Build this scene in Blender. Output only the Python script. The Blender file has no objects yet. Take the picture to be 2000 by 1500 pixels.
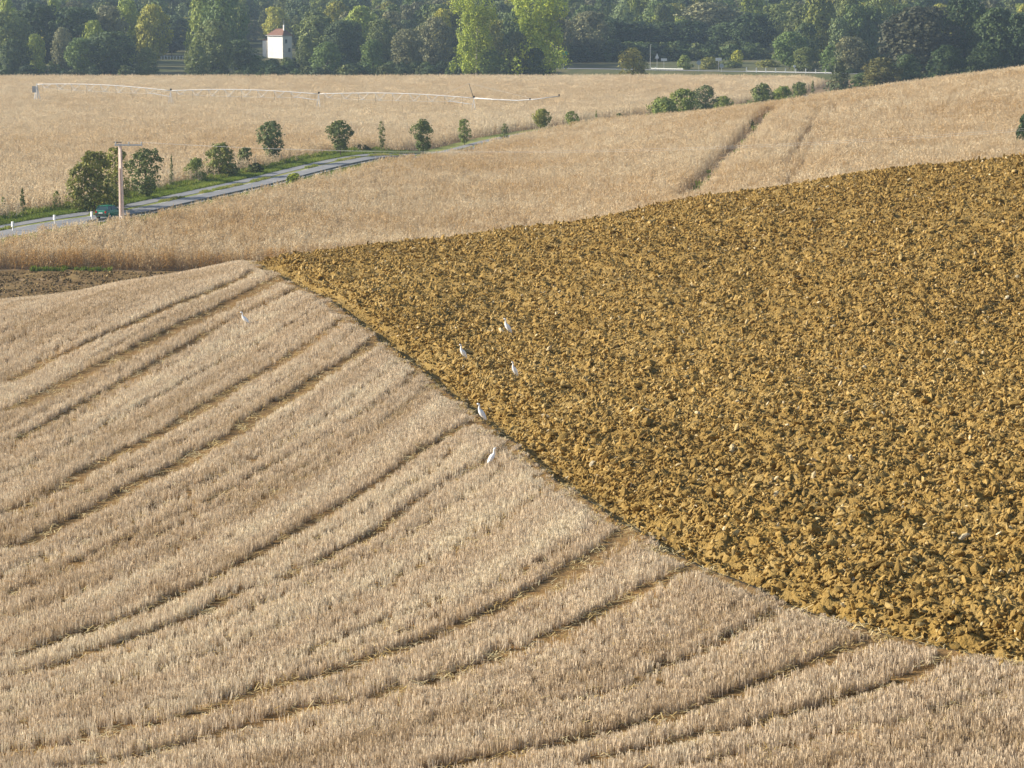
import bpy, bmesh, math, random
import numpy as np
from mathutils import Vector, Matrix, noise as mnoise

random.seed(7)
rng = np.random.default_rng(11)
SC = bpy.context.scene
COL = SC.collection
PI = math.pi

# ------------------------------------------------------------------ camera
FPX = 5000.0                       # focal length in pixels of a 2000 px wide frame
YH = -20.0                         # the level line lies just above the frame
PITCH = math.atan((750 - YH) / FPX)
cam_d = bpy.data.cameras.new('camera')
cam_d.sensor_width = 36.0
cam_d.lens = FPX / 2000 * 36.0
cam_d.clip_start = 0.5
cam_d.clip_end = 20000
cam = bpy.data.objects.new('camera', cam_d)
COL.objects.link(cam)
cam.location = (0, 0, 0)
cam.rotation_euler = (PI / 2 - PITCH, 0, 0)
SC.camera = cam

# ------------------------------------------------------------------ sky and sun
SUN_EL = math.radians(26)
SUN_AZ = math.radians(9)           # degrees beyond straight left, towards +Y
sdir = Vector((-math.cos(SUN_EL) * math.cos(SUN_AZ), math.cos(SUN_EL) * math.sin(SUN_AZ), math.sin(SUN_EL)))
world = bpy.data.worlds.new('World')
SC.world = world
world.use_nodes = True
wn = world.node_tree
sky = wn.nodes.new('ShaderNodeTexSky')
sky.sky_type = 'NISHITA'
sky.sun_disc = False
sky.sun_elevation = SUN_EL
sky.sun_rotation = math.atan2(sdir.x, sdir.y)
sky.altitude = 100
sky.air_density = 1.0
sky.dust_density = 1.5
bgn = wn.nodes['Background']
bgn.inputs['Strength'].default_value = 0.10
wn.links.new(sky.outputs[0], bgn.inputs['Color'])
sun_d = bpy.data.lights.new('sun', 'SUN')
sun_d.energy = 5.0
sun_d.angle = math.radians(0.53)
sun_d.color = (1.0, 0.92, 0.79)
sun = bpy.data.objects.new('sun', sun_d)
COL.objects.link(sun)
sun.rotation_euler = sdir.to_track_quat('Z', 'Y').to_euler()
sun.location = (-60, 20, 60)
SC.view_settings.view_transform = 'Standard'
SC.view_settings.look = 'None'
SC.view_settings.gamma = 1.0
SC.view_settings.use_curve_mapping = False
SC.view_settings.exposure = 0.80
SC.cycles.max_bounces = 6
SC.cycles.diffuse_bounces = 3
SC.cycles.transparent_max_bounces = 8
SC.cycles.volume_bounces = 0

# ------------------------------------------------------------------ pixel <-> place helpers
CP, SP = math.cos(PITCH), math.sin(PITCH)
def ray(px, py):
    """x and z per metre of forward distance along the sight line of a point of the photograph"""
    u = (np.asarray(px, float) - 1000) / FPX
    v = (750 - np.asarray(py, float)) / FPX
    den = CP + v * SP
    return u / den, (-SP + v * CP) / den
def zat(px, py, d):
    return ray(px, py)[1] * d

# ------------------------------------------------------------------ noise
def _h(ix, iy, seed):
    n = (ix.astype(np.int64) * 374761393 + iy.astype(np.int64) * 668265263 + seed * 1442695041) & 0x7fffffff
    n = ((n ^ (n >> 13)) * 1274126177) & 0x7fffffff
    n = ((n ^ (n >> 16)) * 668265263) & 0x7fffffff
    return ((n ^ (n >> 15)) & 0xffffff) / float(0xffffff)
def vnoise(x, y, seed=0):
    x = np.asarray(x, float); y = np.asarray(y, float)
    ix = np.floor(x); iy = np.floor(y)
    fx = x - ix; fy = y - iy
    fx = fx * fx * (3 - 2 * fx); fy = fy * fy * (3 - 2 * fy)
    a = _h(ix, iy, seed); b = _h(ix + 1, iy, seed); c = _h(ix, iy + 1, seed); d = _h(ix + 1, iy + 1, seed)
    return (a * (1 - fx) + b * fx) * (1 - fy) + (c * (1 - fx) + d * fx) * fy
def fbm(x, y, seed=0, octv=3):
    s = 0; a = 1; t = 0
    for k in range(octv):
        s = s + a * vnoise(x * 2 ** k, y * 2 ** k, seed + 17 * k); t += a; a *= 0.5
    return s / t
def worley(x, y, seed=0):
    ix = np.floor(x); iy = np.floor(y)
    best = np.full(np.shape(x), 9.0); hid = np.zeros(np.shape(x))
    for dx in (-1, 0, 1):
        for dy in (-1, 0, 1):
            cx, cy = ix + dx, iy + dy
            jx = cx + _h(cx, cy, seed); jy = cy + _h(cx, cy, seed + 5)
            d = np.hypot(x - jx, y - jy)
            m = d < best
            best = np.where(m, d, best); hid = np.where(m, _h(cx, cy, seed + 9), hid)
    return best, hid

# ------------------------------------------------------------------ terrain: control points -> smooth height z(x, y)
_ctl = []
def c_h(px, py, H):                 # a seen ground point that lies H metres under the eye
    kx, kz = ray(px, py)
    Y = -H / float(kz)
    _ctl.append((float(kx) * Y, Y, -H))
    return Y
def c_d(px, d, z):
    _ctl.append(((px - 1000) / FPX * d, d, z))
for p in [(-400,1500,11.6),(0,1500,11.5),(500,1500,11.4),(1000,1500,11.2),(1500,1500,11.1),(2000,1500,11.0),(2400,1500,10.9),
          (0,1100,11.9),(500,1100,11.6),(1000,1100,11.3),(1500,1100,10.9),(2000,1100,10.6),(2400,1100,10.3),
          (-400,820,12.4),(0,820,12.2),(500,820,11.9),(938,822,11.7),(1500,800,10.8),(2000,800,10.2),(2400,800,9.7),
          (0,680,12.4),(474,637,12.1),(1000,600,11.4),(1500,550,10.3),(2000,520,9.3),(2400,500,8.7)]:
    c_h(*p)
for px, py, H in [(-400,640,12.9),(0,592,12.6),(250,555,12.5),(490,511,12.25),(750,480,11.7),(1000,450,10.9),(1340,392,9.8),(1700,340,8.9),(2000,312,8.2),(2400,275,7.4)]:
    d0 = c_h(px, py, H)
    kz = float(ray(px, py)[1])
    ex = 0 if px < 800 else (px - 800) / 1200
    for f, dz in ((1.10, .75 + .4 * ex), (1.28, 2.0 + 1.6 * ex), (1.55, 2.3 + 2.4 * ex)):
        c_d(px, d0 * f, kz * d0 * f - dz)
for p in [(-400,575,27.2),(0,575,27.4),(300,545,27.3),(-400,527,27.0),(0,527,27.2),(480,522,27.3)]:
    c_h(*p)
CH = 1.9                            # height of the maize
for px, py, d in [(1000,450,262),(1340,380,265),(1700,330,268),(2000,305,270),(2400,270,275),
                  (850,283,430),(1000,266,437),(1210,240,440),(1400,212,445),(1610,182,450),(1800,155,452),(2000,130,455),(2400,85,460)]:
    c_d(px, d, float(zat(px, py, d)) - CH)
for px, d, z in [(1340,350,-22.9),(1700,350,-19.9),(2000,350,-17.2),(2400,350,-14),(1000,350,-26.0),
                 (1400,510,-25.6),(1610,520,-25.0),(2000,520,-19.6),(2400,530,-17),(2000,610,-24.5),(2400,620,-24)]:
    c_d(px, d, z)
for d in (290, 350, 450, 560, 700, 820):
    for px in (-400, 100, 500):
        c_d(px, d, -26.0)
for px, d in [(760,400),(900,470),(1100,520),(900,600),(1300,600),(1600,640),(900,720),(1300,740),(1700,720),(2000,740),(2400,740),(1000,820),(1500,830),(2000,840)]:
    c_d(px, d, -26.0)
for d, z in [(930,-24.5),(1050,-20.5),(1250,-9),(1600,9),(2500,14),(6000,22)]:
    for px in (-800, 0, 700, 1300, 2000, 2800):
        c_d(px, d, z)
for d, z in [(28,-10.7),(20,-8.8),(12,-6.2),(4,-3.2),(-10,-2.0)]:
    for kx in (-.3, 0, .3):
        _ctl.append((kx * (d + 30), d, z))
CT = np.array(_ctl)
def _warp(x, y):
    y = np.maximum(y, -14.0)
    return np.clip(x / (y + 30.0), -.62, .62) * 8.0, np.log(y + 30.0) * 2.2
def _tps(r2):
    return np.where(r2 > 1e-12, 0.5 * r2 * np.log(np.maximum(r2, 1e-12)), 0.0)
_cu, _cv = _warp(CT[:, 0], CT[:, 1])
def _fit():
    n = len(CT)
    K = _tps((_cu[:, None] - _cu) ** 2 + (_cv[:, None] - _cv) ** 2) + np.eye(n) * 2e-4
    P = np.stack([np.ones(n), _cu, _cv], 1)
    A = np.block([[K, P], [P.T, np.zeros((3, 3))]])
    return np.linalg.solve(A, np.concatenate([CT[:, 2], np.zeros(3)]))
_w = _fit()
def terrain(x, y):
    x = np.asarray(x, float); y = np.asarray(y, float)
    x, y = np.broadcast_arrays(x, y)
    shp = x.shape
    u, v = _warp(x.ravel(), y.ravel())
    out = np.empty(u.size)
    n = len(CT)
    for a in range(0, u.size, 40000):
        b = min(a + 40000, u.size)
        r2 = (u[a:b, None] - _cu) ** 2 + (v[a:b, None] - _cv) ** 2
        out[a:b] = _tps(r2) @ _w[:n] + _w[n] + _w[n + 1] * u[a:b] + _w[n + 2] * v[a:b]
    return out.reshape(shp)
def tz(x, y):
    return float(terrain(np.array([x]), np.array([y]))[0])
def seen(px, py, dmin, dmax, dz=0.0):
    """where the sight line of a point of the photograph first meets the ground (raised by dz)"""
    px = np.atleast_1d(np.asarray(px, float)); py = np.atleast_1d(np.asarray(py, float))
    kx, kz = ray(px, py)
    D = np.geomspace(dmin, dmax, 420)
    X = kx[:, None] * D; Z = kz[:, None] * D
    G = terrain(X, np.broadcast_to(D, X.shape)) + dz
    below = Z <= G
    i = np.where(below.any(1), below.argmax(1), len(D) - 1)
    i0 = np.maximum(i - 1, 0)
    r = np.arange(len(px))
    a = Z[r, i0] - G[r, i0]; b = Z[r, i] - G[r, i]
    t = np.clip(np.where(np.abs(a - b) > 1e-9, a / (a - b), 0), 0, 1)
    d = D[i0] + (D[i] - D[i0]) * t
    return np.stack([kx * d, d], 1)

# ------------------------------------------------------------------ materials
def new_mat(name):
    m = bpy.data.materials.new(name); m.use_nodes = True
    nt = m.node_tree
    b = nt.nodes['Principled BSDF']
    b.inputs['Roughness'].default_value = 0.85
    b.inputs['Specular IOR Level'].default_value = 0.15
    return m, nt, b
def rgba(c): return (c[0], c[1], c[2], 1.0)
def coords(nt, world=True):
    if world:
        return nt.nodes.new('ShaderNodeNewGeometry').outputs['Position']
    return nt.nodes.new('ShaderNodeTexCoord').outputs['Object']
def noise_fac(nt, co, scale, detail=3, rough=.6, lo=.35, hi=.65):
    n = nt.nodes.new('ShaderNodeTexNoise'); n.inputs['Scale'].default_value = scale
    n.inputs['Detail'].default_value = detail; n.inputs['Roughness'].default_value = rough
    nt.links.new(co, n.inputs['Vector'])
    r = nt.nodes.new('ShaderNodeMapRange')
    r.inputs['From Min'].default_value = lo; r.inputs['From Max'].default_value = hi
    nt.links.new(n.outputs[0], r.inputs['Value'])
    return r.outputs[0]
def mix(nt, fac, a, b, mode='MIX'):
    x = nt.nodes.new('ShaderNodeMix'); x.data_type = 'RGBA'; x.blend_type = mode
    for s, v in ((x.inputs['Factor'], fac), (x.inputs['A'], a), (x.inputs['B'], b)):
        if isinstance(v, (int, float)): s.default_value = v
        elif isinstance(v, tuple): s.default_value = rgba(v)
        else: nt.links.new(v, s)
    return x.outputs['Result']
def mat_noise(name, a, b, scale, c=None, scale2=None, rough=.85, spec=.15, bump=0, bscale=None, world=True, metal=0):
    m, nt, bs = new_mat(name)
    co = coords(nt, world)
    col = mix(nt, noise_fac(nt, co, scale), a, b)
    if c is not None:
        col = mix(nt, noise_fac(nt, co, scale2 or scale * .2, lo=.45, hi=.7), col, c)
    nt.links.new(col, bs.inputs['Base Color'])
    bs.inputs['Roughness'].default_value = rough
    bs.inputs['Specular IOR Level'].default_value = spec
    bs.inputs['Metallic'].default_value = metal
    if bump:
        n = nt.nodes.new('ShaderNodeTexNoise'); n.inputs['Scale'].default_value = bscale or scale * 3
        n.inputs['Detail'].default_value = 4
        nt.links.new(co, n.inputs['Vector'])
        bm_ = nt.nodes.new('ShaderNodeBump'); bm_.inputs['Strength'].default_value = 1.0
        bm_.inputs['Distance'].default_value = bump
        nt.links.new(n.outputs[0], bm_.inputs['Height'])
        nt.links.new(bm_.outputs[0], bs.inputs['Normal'])
    return m
def ramp(nt, fac, stops):
    r = nt.nodes.new('ShaderNodeValToRGB')
    els = r.color_ramp.elements
    while len(els) < len(stops): els.new(0.5)
    for e, (p, c) in zip(els, stops):
        e.position = p; e.color = rgba(c)
    nt.links.new(fac, r.inputs[0])
    return r.outputs[0]
def mat_tint(name, stops, rough=.8, trans=0.0, attr='tint', atype='INSTANCER', jitter=None):
    """colour of each scattered piece comes from its own tint value"""
    m, nt, bs = new_mat(name)
    a = nt.nodes.new('ShaderNodeAttribute'); a.attribute_type = atype; a.attribute_name = attr
    col = ramp(nt, a.outputs['Fac'], stops)
    if jitter:
        co = coords(nt)
        col = mix(nt, noise_fac(nt, co, jitter[0], lo=.3, hi=.7), col, mix(nt, 1.0, col, jitter[1], 'MULTIPLY'))
    nt.links.new(col, bs.inputs['Base Color'])
    bs.inputs['Roughness'].default_value = rough
    if trans:
        t = nt.nodes.new('ShaderNodeBsdfTranslucent'); nt.links.new(col, t.inputs['Color'])
        ms = nt.nodes.new('ShaderNodeMixShader'); ms.inputs[0].default_value = trans
        out = nt.nodes['Material Output']
        nt.links.new(bs.outputs[0], ms.inputs[1]); nt.links.new(t.outputs[0], ms.inputs[2])
        nt.links.new(ms.outputs[0], out.inputs['Surface'])
    return m
M = {}
SOIL_A, SOIL_B = (.29, .186, .050), (.20, .125, .033)
M['soil'] = mat_noise('plough_soil', SOIL_A, SOIL_B, 2.2, c=(.30, .205, .072), scale2=.9, bump=.09, bscale=11)
M['clod'] = mat_tint('clod_soil', [(0, (.165, .104, .032)), (.42, (.315, .200, .055)), (.82, (.43, .285, .088)), (.93, (.48, .355, .155)), (1, (.70, .58, .37))], jitter=(14, (.72, .70, .66)))
M['clod_solo'] = mat_noise('clod_soil_large', (.35, .228, .066), (.24, .152, .044), 9, world=False, bump=.03, bscale=22)
M['stubble_soil'] = mat_noise('stubble_ground', (.235, .145, .06), (.165, .10, .036), 3.0, c=(.27, .155, .055), scale2=.55, bump=.03, bscale=16)
M['straw'] = mat_tint('stubble_straw', [(0, (.39, .28, .15)), (.35, (.54, .425, .285)), (.7, (.64, .525, .38)), (1, (.73, .635, .465))], trans=.22)
M['litter'] = mat_tint('fallen_straw', [(0, (.42, .27, .09)), (.5, (.58, .44, .19)), (1, (.68, .57, .33))], trans=.1)
M['maize'] = mat_tint('dry_maize', [(0, (.50, .285, .085)), (.3, (.59, .42, .21)), (.65, (.68, .545, .355)), (1, (.76, .655, .47))], trans=.3, jitter=(5, (.86, .83, .78)))
M['brown'] = mat_noise('brown_tilled_soil', (.16, .098, .033), (.105, .066, .024), 1.3, c=(.22, .145, .052), scale2=.35, bump=.06, bscale=5)
M['brown_clod'] = mat_tint('brown_clod', [(0, (.08, .05, .018)), (.6, (.17, .105, .036)), (1, (.30, .21, .09))])
M['asphalt'] = mat_noise('asphalt', (.24, .24, .245), (.19, .19, .195), .9, c=(.28, .27, .255), scale2=.25, rough=.8)
M['paint'] = mat_noise('road_paint', (.72, .72, .70), (.52, .52, .50), 2)
M['verge'] = mat_noise('verge_grass_soil', (.17, .21, .04), (.23, .23, .07), .8, c=(.30, .25, .10), scale2=.15)
M['meadow'] = mat_noise('meadow_floor', (.07, .085, .025), (.11, .10, .035), .12, c=(.20, .16, .07), scale2=.03)
M['grass'] = mat_tint('grass_blades', [(0, (.075, .11, .022)), (.5, (.20, .265, .040)), (.8, (.29, .32, .06)), (1, (.42, .35, .14))], trans=.3)
M['white'] = mat_noise('white_paint', (.78, .77, .74), (.66, .65, .62), 1.2, world=False, rough=.6)
M['wall'] = mat_noise('white_render', (.82, .79, .73), (.74, .70, .64), .8, world=False)
M['roof'] = mat_noise('clay_roof', (.23, .12, .08), (.16, .085, .06), 1.5, world=False)
M['steel'] = mat_noise('galvanised_steel', (.62, .62, .61), (.50, .50, .50), 1.5, world=False, rough=.45, spec=.4)
M['rail'] = mat_noise('shaded_rail_grey', (.20, .20, .195), (.13, .13, .125), 1.0, rough=.6, spec=.3)  # shade of the rail's back side put into its dark grey
M['pole'] = mat_noise('pale_pink_concrete', (.78, .64, .56), (.64, .51, .45), 1.1, world=False)
M['wood_dark'] = mat_noise('weathered_timber', (.22, .20, .17), (.14, .12, .10), 3, world=False)
M['bark'] = mat_noise('bark', (.13, .095, .065), (.075, .055, .04), 3, world=False)
M['bark_pale'] = mat_noise('pale_bark', (.42, .38, .31), (.22, .20, .15), .8, world=False)
M['wire'] = mat_noise('aluminium_wire', (.62, .62, .60), (.5, .5, .5), 1)
M['feather'] = mat_noise('white_feather', (.90, .90, .89), (.87, .87, .86), 30, world=False, rough=.7)
M['beak'] = mat_noise('yellow_beak', (.75, .43, .09), (.62, .34, .07), 30, world=False, rough=.5)
M['leg'] = mat_noise('dark_leg', (.085, .075, .05), (.05, .045, .03), 30, world=False)
M['eye'] = mat_noise('bird_eye', (.02, .02, .02), (.03, .03, .02), 30, world=False, rough=.2)
M['carpaint'] = mat_noise('green_car_paint', (.016, .20, .125), (.012, .165, .105), 1, world=False, rough=.25, spec=.5)
M['glass'] = mat_noise('car_glass', (.02, .045, .05), (.025, .055, .06), 1, world=False, rough=.08, spec=.6)
M['rubber'] = mat_noise('tyre_rubber', (.02, .02, .02), (.03, .03, .03), 5, world=False)
M['lamp'] = mat_noise('red_lamp', (.45, .02, .015), (.35, .015, .012), 5, world=False, rough=.2, spec=.5)
M['plastic'] = mat_noise('dark_plastic', (.03, .03, .032), (.045, .045, .047), 5, world=False, rough=.5)
M['sign_green'] = mat_noise('green_sign', (.01, .30, .20), (.01, .26, .18), 2, world=False, rough=.5)
M['sign_grey'] = mat_noise('grey_sign_back', (.42, .44, .45), (.36, .38, .39), 2, world=False, rough=.5, spec=.3)
def leaf_material(name, atype):
    m, nt, bs = new_mat(name)
    if atype == 'OBJ':
        base = nt.nodes.new('ShaderNodeObjectInfo').outputs['Color']
    else:
        a = nt.nodes.new('ShaderNodeAttribute'); a.attribute_type = 'INSTANCER'; a.attribute_name = 'hue'
        base = a.outputs['Color']
    lf = nt.nodes.new('ShaderNodeAttribute'); lf.attribute_name = 'leaf'
    v = ramp(nt, lf.outputs['Fac'], [(0, (.62, .66, .72)), (.55, (1, 1, 1)), (1, (1.45, 1.28, .95))])
    col = mix(nt, 1.0, base, v, 'MULTIPLY')
    nt.links.new(col, bs.inputs['Base Color'])
    bs.inputs['Roughness'].default_value = .6
    t = nt.nodes.new('ShaderNodeBsdfTranslucent'); nt.links.new(col, t.inputs['Color'])
    ms = nt.nodes.new('ShaderNodeMixShader'); ms.inputs[0].default_value = .18
    nt.links.new(bs.outputs[0], ms.inputs[1]); nt.links.new(t.outputs[0], ms.inputs[2])
    nt.links.new(ms.outputs[0], nt.nodes['Material Output'].inputs['Surface'])
    return m
M['leaf'] = leaf_material('foliage', 'OBJ')
M['leaf_far'] = leaf_material('far_foliage', 'INST')

# ------------------------------------------------------------------ objects
def tag(o, label=None, cat=None, group=None, kind=None):
    if label: o['label'] = label
    if cat: o['category'] = cat
    if group: o['group'] = group
    if kind: o['kind'] = kind
    return o
def mesh_from(name, V, F, mat=None, smooth=False):
    me = bpy.data.meshes.new(name)
    V = np.asarray(V, np.float32)
    if isinstance(F, np.ndarray):
        k = F.shape[1]
        me.vertices.add(len(V)); me.vertices.foreach_set('co', V.ravel())
        me.loops.add(F.size); me.loops.foreach_set('vertex_index', F.astype(np.int32).ravel())
        me.polygons.add(len(F))
        me.polygons.foreach_set('loop_start', np.arange(0, F.size, k, dtype=np.int32))
        me.update(calc_edges=True)
    else:
        me.from_pydata([tuple(map(float, v)) for v in V], [], F); me.update()
    if mat: me.materials.append(mat)
    if smooth: me.polygons.foreach_set('use_smooth', np.ones(len(me.polygons), bool))
    return me
def link(name, data, parent=None, loc=None, rot=None):
    o = bpy.data.objects.new(name, data); COL.objects.link(o)
    if parent: o.parent = parent
    if loc is not None: o.location = loc
    if rot is not None: o.rotation_euler = rot
    return o
def empty(name, loc, rz=0.0):
    o = link(name, None, None, loc, (0, 0, rz)); o.empty_display_size = .3
    return o
class MB:
    """collects simple solids and links them as one mesh"""
    def __init__(s): s.V = []; s.F = []
    def add(s, V, F):
        n = len(s.V); s.V += [tuple(v) for v in V]; s.F += [tuple(i + n for i in f) for f in F]; return s
    def box(s, c, size, rz=0.0, taper=1.0):
        x, y, z = [a / 2 for a in size]; V = []
        for k, zz in enumerate((-z, z)):
            t = taper if k else 1.0
            for sx, sy in ((-1, -1), (1, -1), (1, 1), (-1, 1)):
                a, b = sx * x * t, sy * y * t
                V.append((c[0] + a * math.cos(rz) - b * math.sin(rz), c[1] + a * math.sin(rz) + b * math.cos(rz), c[2] + zz))
        return s.add(V, [(3, 2, 1, 0), (4, 5, 6, 7), (0, 1, 5, 4), (1, 2, 6, 5), (2, 3, 7, 6), (3, 0, 4, 7)])
    def tube(s, pts, rad, n=6, cap=True):
        pts = [Vector(p) for p in pts]
        if not isinstance(rad, (list, tuple)): rad = [rad] * len(pts)
        V = []; F = []
        for i, p in enumerate(pts):
            d = (pts[min(i + 1, len(pts) - 1)] - pts[max(i - 1, 0)]).normalized()
            a = d.cross(Vector((0, 0, 1)) if abs(d.z) < .9 else Vector((1, 0, 0))).normalized(); b = d.cross(a)
            for k in range(n):
                t = 2 * PI * k / n
                V.append(p + (a * math.cos(t) + b * math.sin(t)) * rad[i])
        for i in range(len(pts) - 1):
            for k in range(n):
                F.append((i * n + k, i * n + (k + 1) % n, (i + 1) * n + (k + 1) % n, (i + 1) * n + k))
        if cap:
            F.append(tuple(range(n - 1, -1, -1))); F.append(tuple(range((len(pts) - 1) * n, len(pts) * n)))
        return s.add(V, F)
    def build(s, name, mat, parent=None, smooth=False):
        return link(name, mesh_from(name, s.V, s.F, mat, smooth), parent)
def copy_tree(o, parent=None):
    c = o.copy(); COL.objects.link(c); c.parent = parent
    for ch in list(o.children): copy_tree(ch, c)
    return c
def sheet(name, X, Y, Z, mat, smooth=True):
    """a grid of points as one continuous sheet"""
    r, c = X.shape
    V = np.stack([X, Y, Z], -1).reshape(-1, 3)
    i = np.arange(r * c).reshape(r, c)
    F = np.stack([i[:-1, :-1], i[:-1, 1:], i[1:, 1:], i[1:, :-1]], -1).reshape(-1, 4)
    return link(name, mesh_from(name, V, F, mat, smooth))
def scatter(name, pts, rot, scl, meshes, mat, tint=None, hue=None, idx=None):
    """one object that sets out many small pieces over given points (geometry nodes)"""
    n = len(pts)
    me = bpy.data.meshes.new(name)
    me.vertices.add(n); me.vertices.foreach_set('co', np.asarray(pts, np.float32).ravel())
    def at(nm, typ, field, arr):
        a = me.attributes.new(nm, typ, 'POINT'); a.data.foreach_set(field, np.asarray(arr, np.float32).ravel())
    at('rot', 'FLOAT_VECTOR', 'vector', rot); at('scl', 'FLOAT_VECTOR', 'vector', scl)
    if tint is not None: at('tint', 'FLOAT', 'value', tint)
    if hue is not None: at('hue', 'FLOAT_VECTOR', 'vector', hue)
    ia = me.attributes.new('idx', 'INT', 'POINT')
    ia.data.foreach_set('value', (idx if idx is not None else rng.integers(0, len(meshes), n)).astype(np.int32))
    o = link(name, me)
    vc = bpy.data.collections.new(name + '_kinds')
    for k, m_ in enumerate(meshes):
        if not m_.materials: m_.materials.append(mat)
        vc.objects.link(bpy.data.objects.new('%s_kind_%02d' % (name, k), m_))
    ng = bpy.data.node_groups.new(name + '_scatter', 'GeometryNodeTree')
    ng.interface.new_socket('Geometry', in_out='INPUT', socket_type='NodeSocketGeometry')
    ng.interface.new_socket('Geometry', in_out='OUTPUT', socket_type='NodeSocketGeometry')
    gi = ng.nodes.new('NodeGroupInput'); go = ng.nodes.new('NodeGroupOutput')
    ci = ng.nodes.new('GeometryNodeCollectionInfo'); ci.inputs['Collection'].default_value = vc
    ci.inputs['Separate Children'].default_value = True; ci.inputs['Reset Children'].default_value = True
    ip = ng.nodes.new('GeometryNodeInstanceOnPoints'); ip.inputs['Pick Instance'].default_value = True
    def named(nm, typ):
        a = ng.nodes.new('GeometryNodeInputNamedAttribute'); a.data_type = typ; a.inputs['Name'].default_value = nm
        return a.outputs['Attribute']
    ng.links.new(gi.outputs[0], ip.inputs['Points']); ng.links.new(ci.outputs[0], ip.inputs['Instance'])
    ng.links.new(named('idx', 'INT'), ip.inputs['Instance Index'])
    e2r = ng.nodes.new('FunctionNodeEulerToRotation')
    ng.links.new(named('rot', 'FLOAT_VECTOR'), e2r.inputs[0]); ng.links.new(e2r.outputs[0], ip.inputs['Rotation'])
    ng.links.new(named('scl', 'FLOAT_VECTOR'), ip.inputs['Scale'])
    ng.links.new(ip.outputs[0], go.inputs[0])
    md = o.modifiers.new('scatter', 'NODES'); md.node_group = ng
    return o
def rand_rot(n, tilt):
    return np.stack([rng.normal(0, tilt, n), rng.normal(0, tilt, n), rng.uniform(0, 2 * PI, n)], 1)

# ------------------------------------------------------------------ the ground itself, out to the horizon
gy = np.concatenate([np.linspace(-24, 36, 14), np.geomspace(40, 6000, 230)])
ga = np.linspace(-.75, .75, 190)
GY, GA = np.meshgrid(gy, ga, indexing='ij')
GX = GA * (GY + 30)
GZ = terrain(GX, GY)
near = np.clip((150 - GY) / 15, 0, 1)
GZ = GZ - .55 * near - .02
gm, gnt, gbs = new_mat('farm_ground')
co = coords(gnt)
sx = gnt.nodes.new('ShaderNodeSeparateXYZ'); gnt.links.new(co, sx.inputs[0])
mr = gnt.nodes.new('ShaderNodeMapRange'); mr.inputs['From Min'].default_value = 748; mr.inputs['From Max'].default_value = 756
gnt.links.new(sx.outputs['Y'], mr.inputs['Value'])
field_c = mix(gnt, noise_fac(gnt, co, .6), (.27, .185, .095), (.20, .135, .07))
wood_c = mix(gnt, noise_fac(gnt, co, .06), (.055, .07, .02), (.12, .105, .04))
gnt.links.new(mix(gnt, mr.outputs[0], field_c, wood_c), gbs.inputs['Base Color'])
tag(sheet('ground', GX, GY, GZ, gm), 'broad farmland ground under the fields, valley and wooded hills', 'ground', kind='structure')

# ------------------------------------------------------------------ boundary between stubble and ploughed land
BPX = [(380,470),(483,508),(508,520),(560,545),(640,580),(715,640),(770,680),(830,725),(900,780),(950,830),(1010,870),(1070,920),(1130,960),(1190,1000),(1260,1045),(1330,1090),(1400,1115),(1470,1150),(1540,1180),(1620,1205),(1700,1235),(1770,1250),(1850,1275),(1930,1287),(2000,1297),(2150,1322),(2350,1350)]
kxs, kzs = ray([p[0] for p in BPX], [p[1] for p in BPX])
bw = seen([p[0] for p in BPX[1:]], [p[1] for p in BPX[1:]], 30, 118)
bw = bw[np.argsort(bw[:, 1])]
keep = [0]
for i in range(1, len(bw)):
    if bw[i, 1] > bw[keep[-1], 1] + .3: keep.append(i)
bw = bw[keep]
by = np.concatenate([[24.], bw[:, 1], [150.]])
far_s = (bw[-1, 0] - bw[-4, 0]) / (bw[-1, 1] - bw[-4, 1])
near_s = (bw[1, 0] - bw[0, 0]) / (bw[1, 1] - bw[0, 1])
bx = np.concatenate([[bw[0, 0] + (24 - bw[0, 1]) * near_s], bw[:, 0], [bw[-1, 0] + (150 - bw[-1, 1]) * min(far_s, -.5)]])
def xb(y):
    y = np.asarray(y, float)
    s = 0
    for o_ in (-1.6, -.8, 0, .8, 1.6): s = s + np.interp(y + o_, by, bx)
    return s / 5 + (vnoise(y * .8, y * 0, 3) - .5) * .25 * np.clip((y - 40) / 10, .3, 1)
def vside(x, y):
    """metres to the right of the plough edge"""
    sl = (xb(y + .8) - xb(y - .8)) / 1.6
    return (x - xb(y)) / np.sqrt(1 + sl * sl)

# stubble field sheet with a cut edge that falls into the furrow
ry = np.concatenate([np.linspace(-10, 34, 12), np.geomspace(35, 168, 420)])
t_ = np.linspace(0, 1, 150) ** .7
RY, T = np.meshgrid(ry, t_, indexing='ij')
XL = -.34 * (RY + 25); XR = xb(np.maximum(RY, 24))
XR = np.where(RY < 40, np.maximum(XR, .25 * (RY + 25)), XR)
SXg = XL + (XR - XL) * T
SZ = terrain(SXg, RY) + (fbm(SXg * 1.3, RY * 1.3, 41, 3) - .5) * .07
SXg = np.concatenate([SXg, SXg[:, -1:] + .05], 1); RY = np.concatenate([RY, RY[:, -1:]], 1)
SZ = np.concatenate([SZ, SZ[:, -1:] - .42], 1)
tag(sheet('stubble_field', SXg, RY, SZ, M['stubble_soil']), 'pale harvested slope whose stubble stands in strips below the egrets', 'field', kind='structure')

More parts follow.
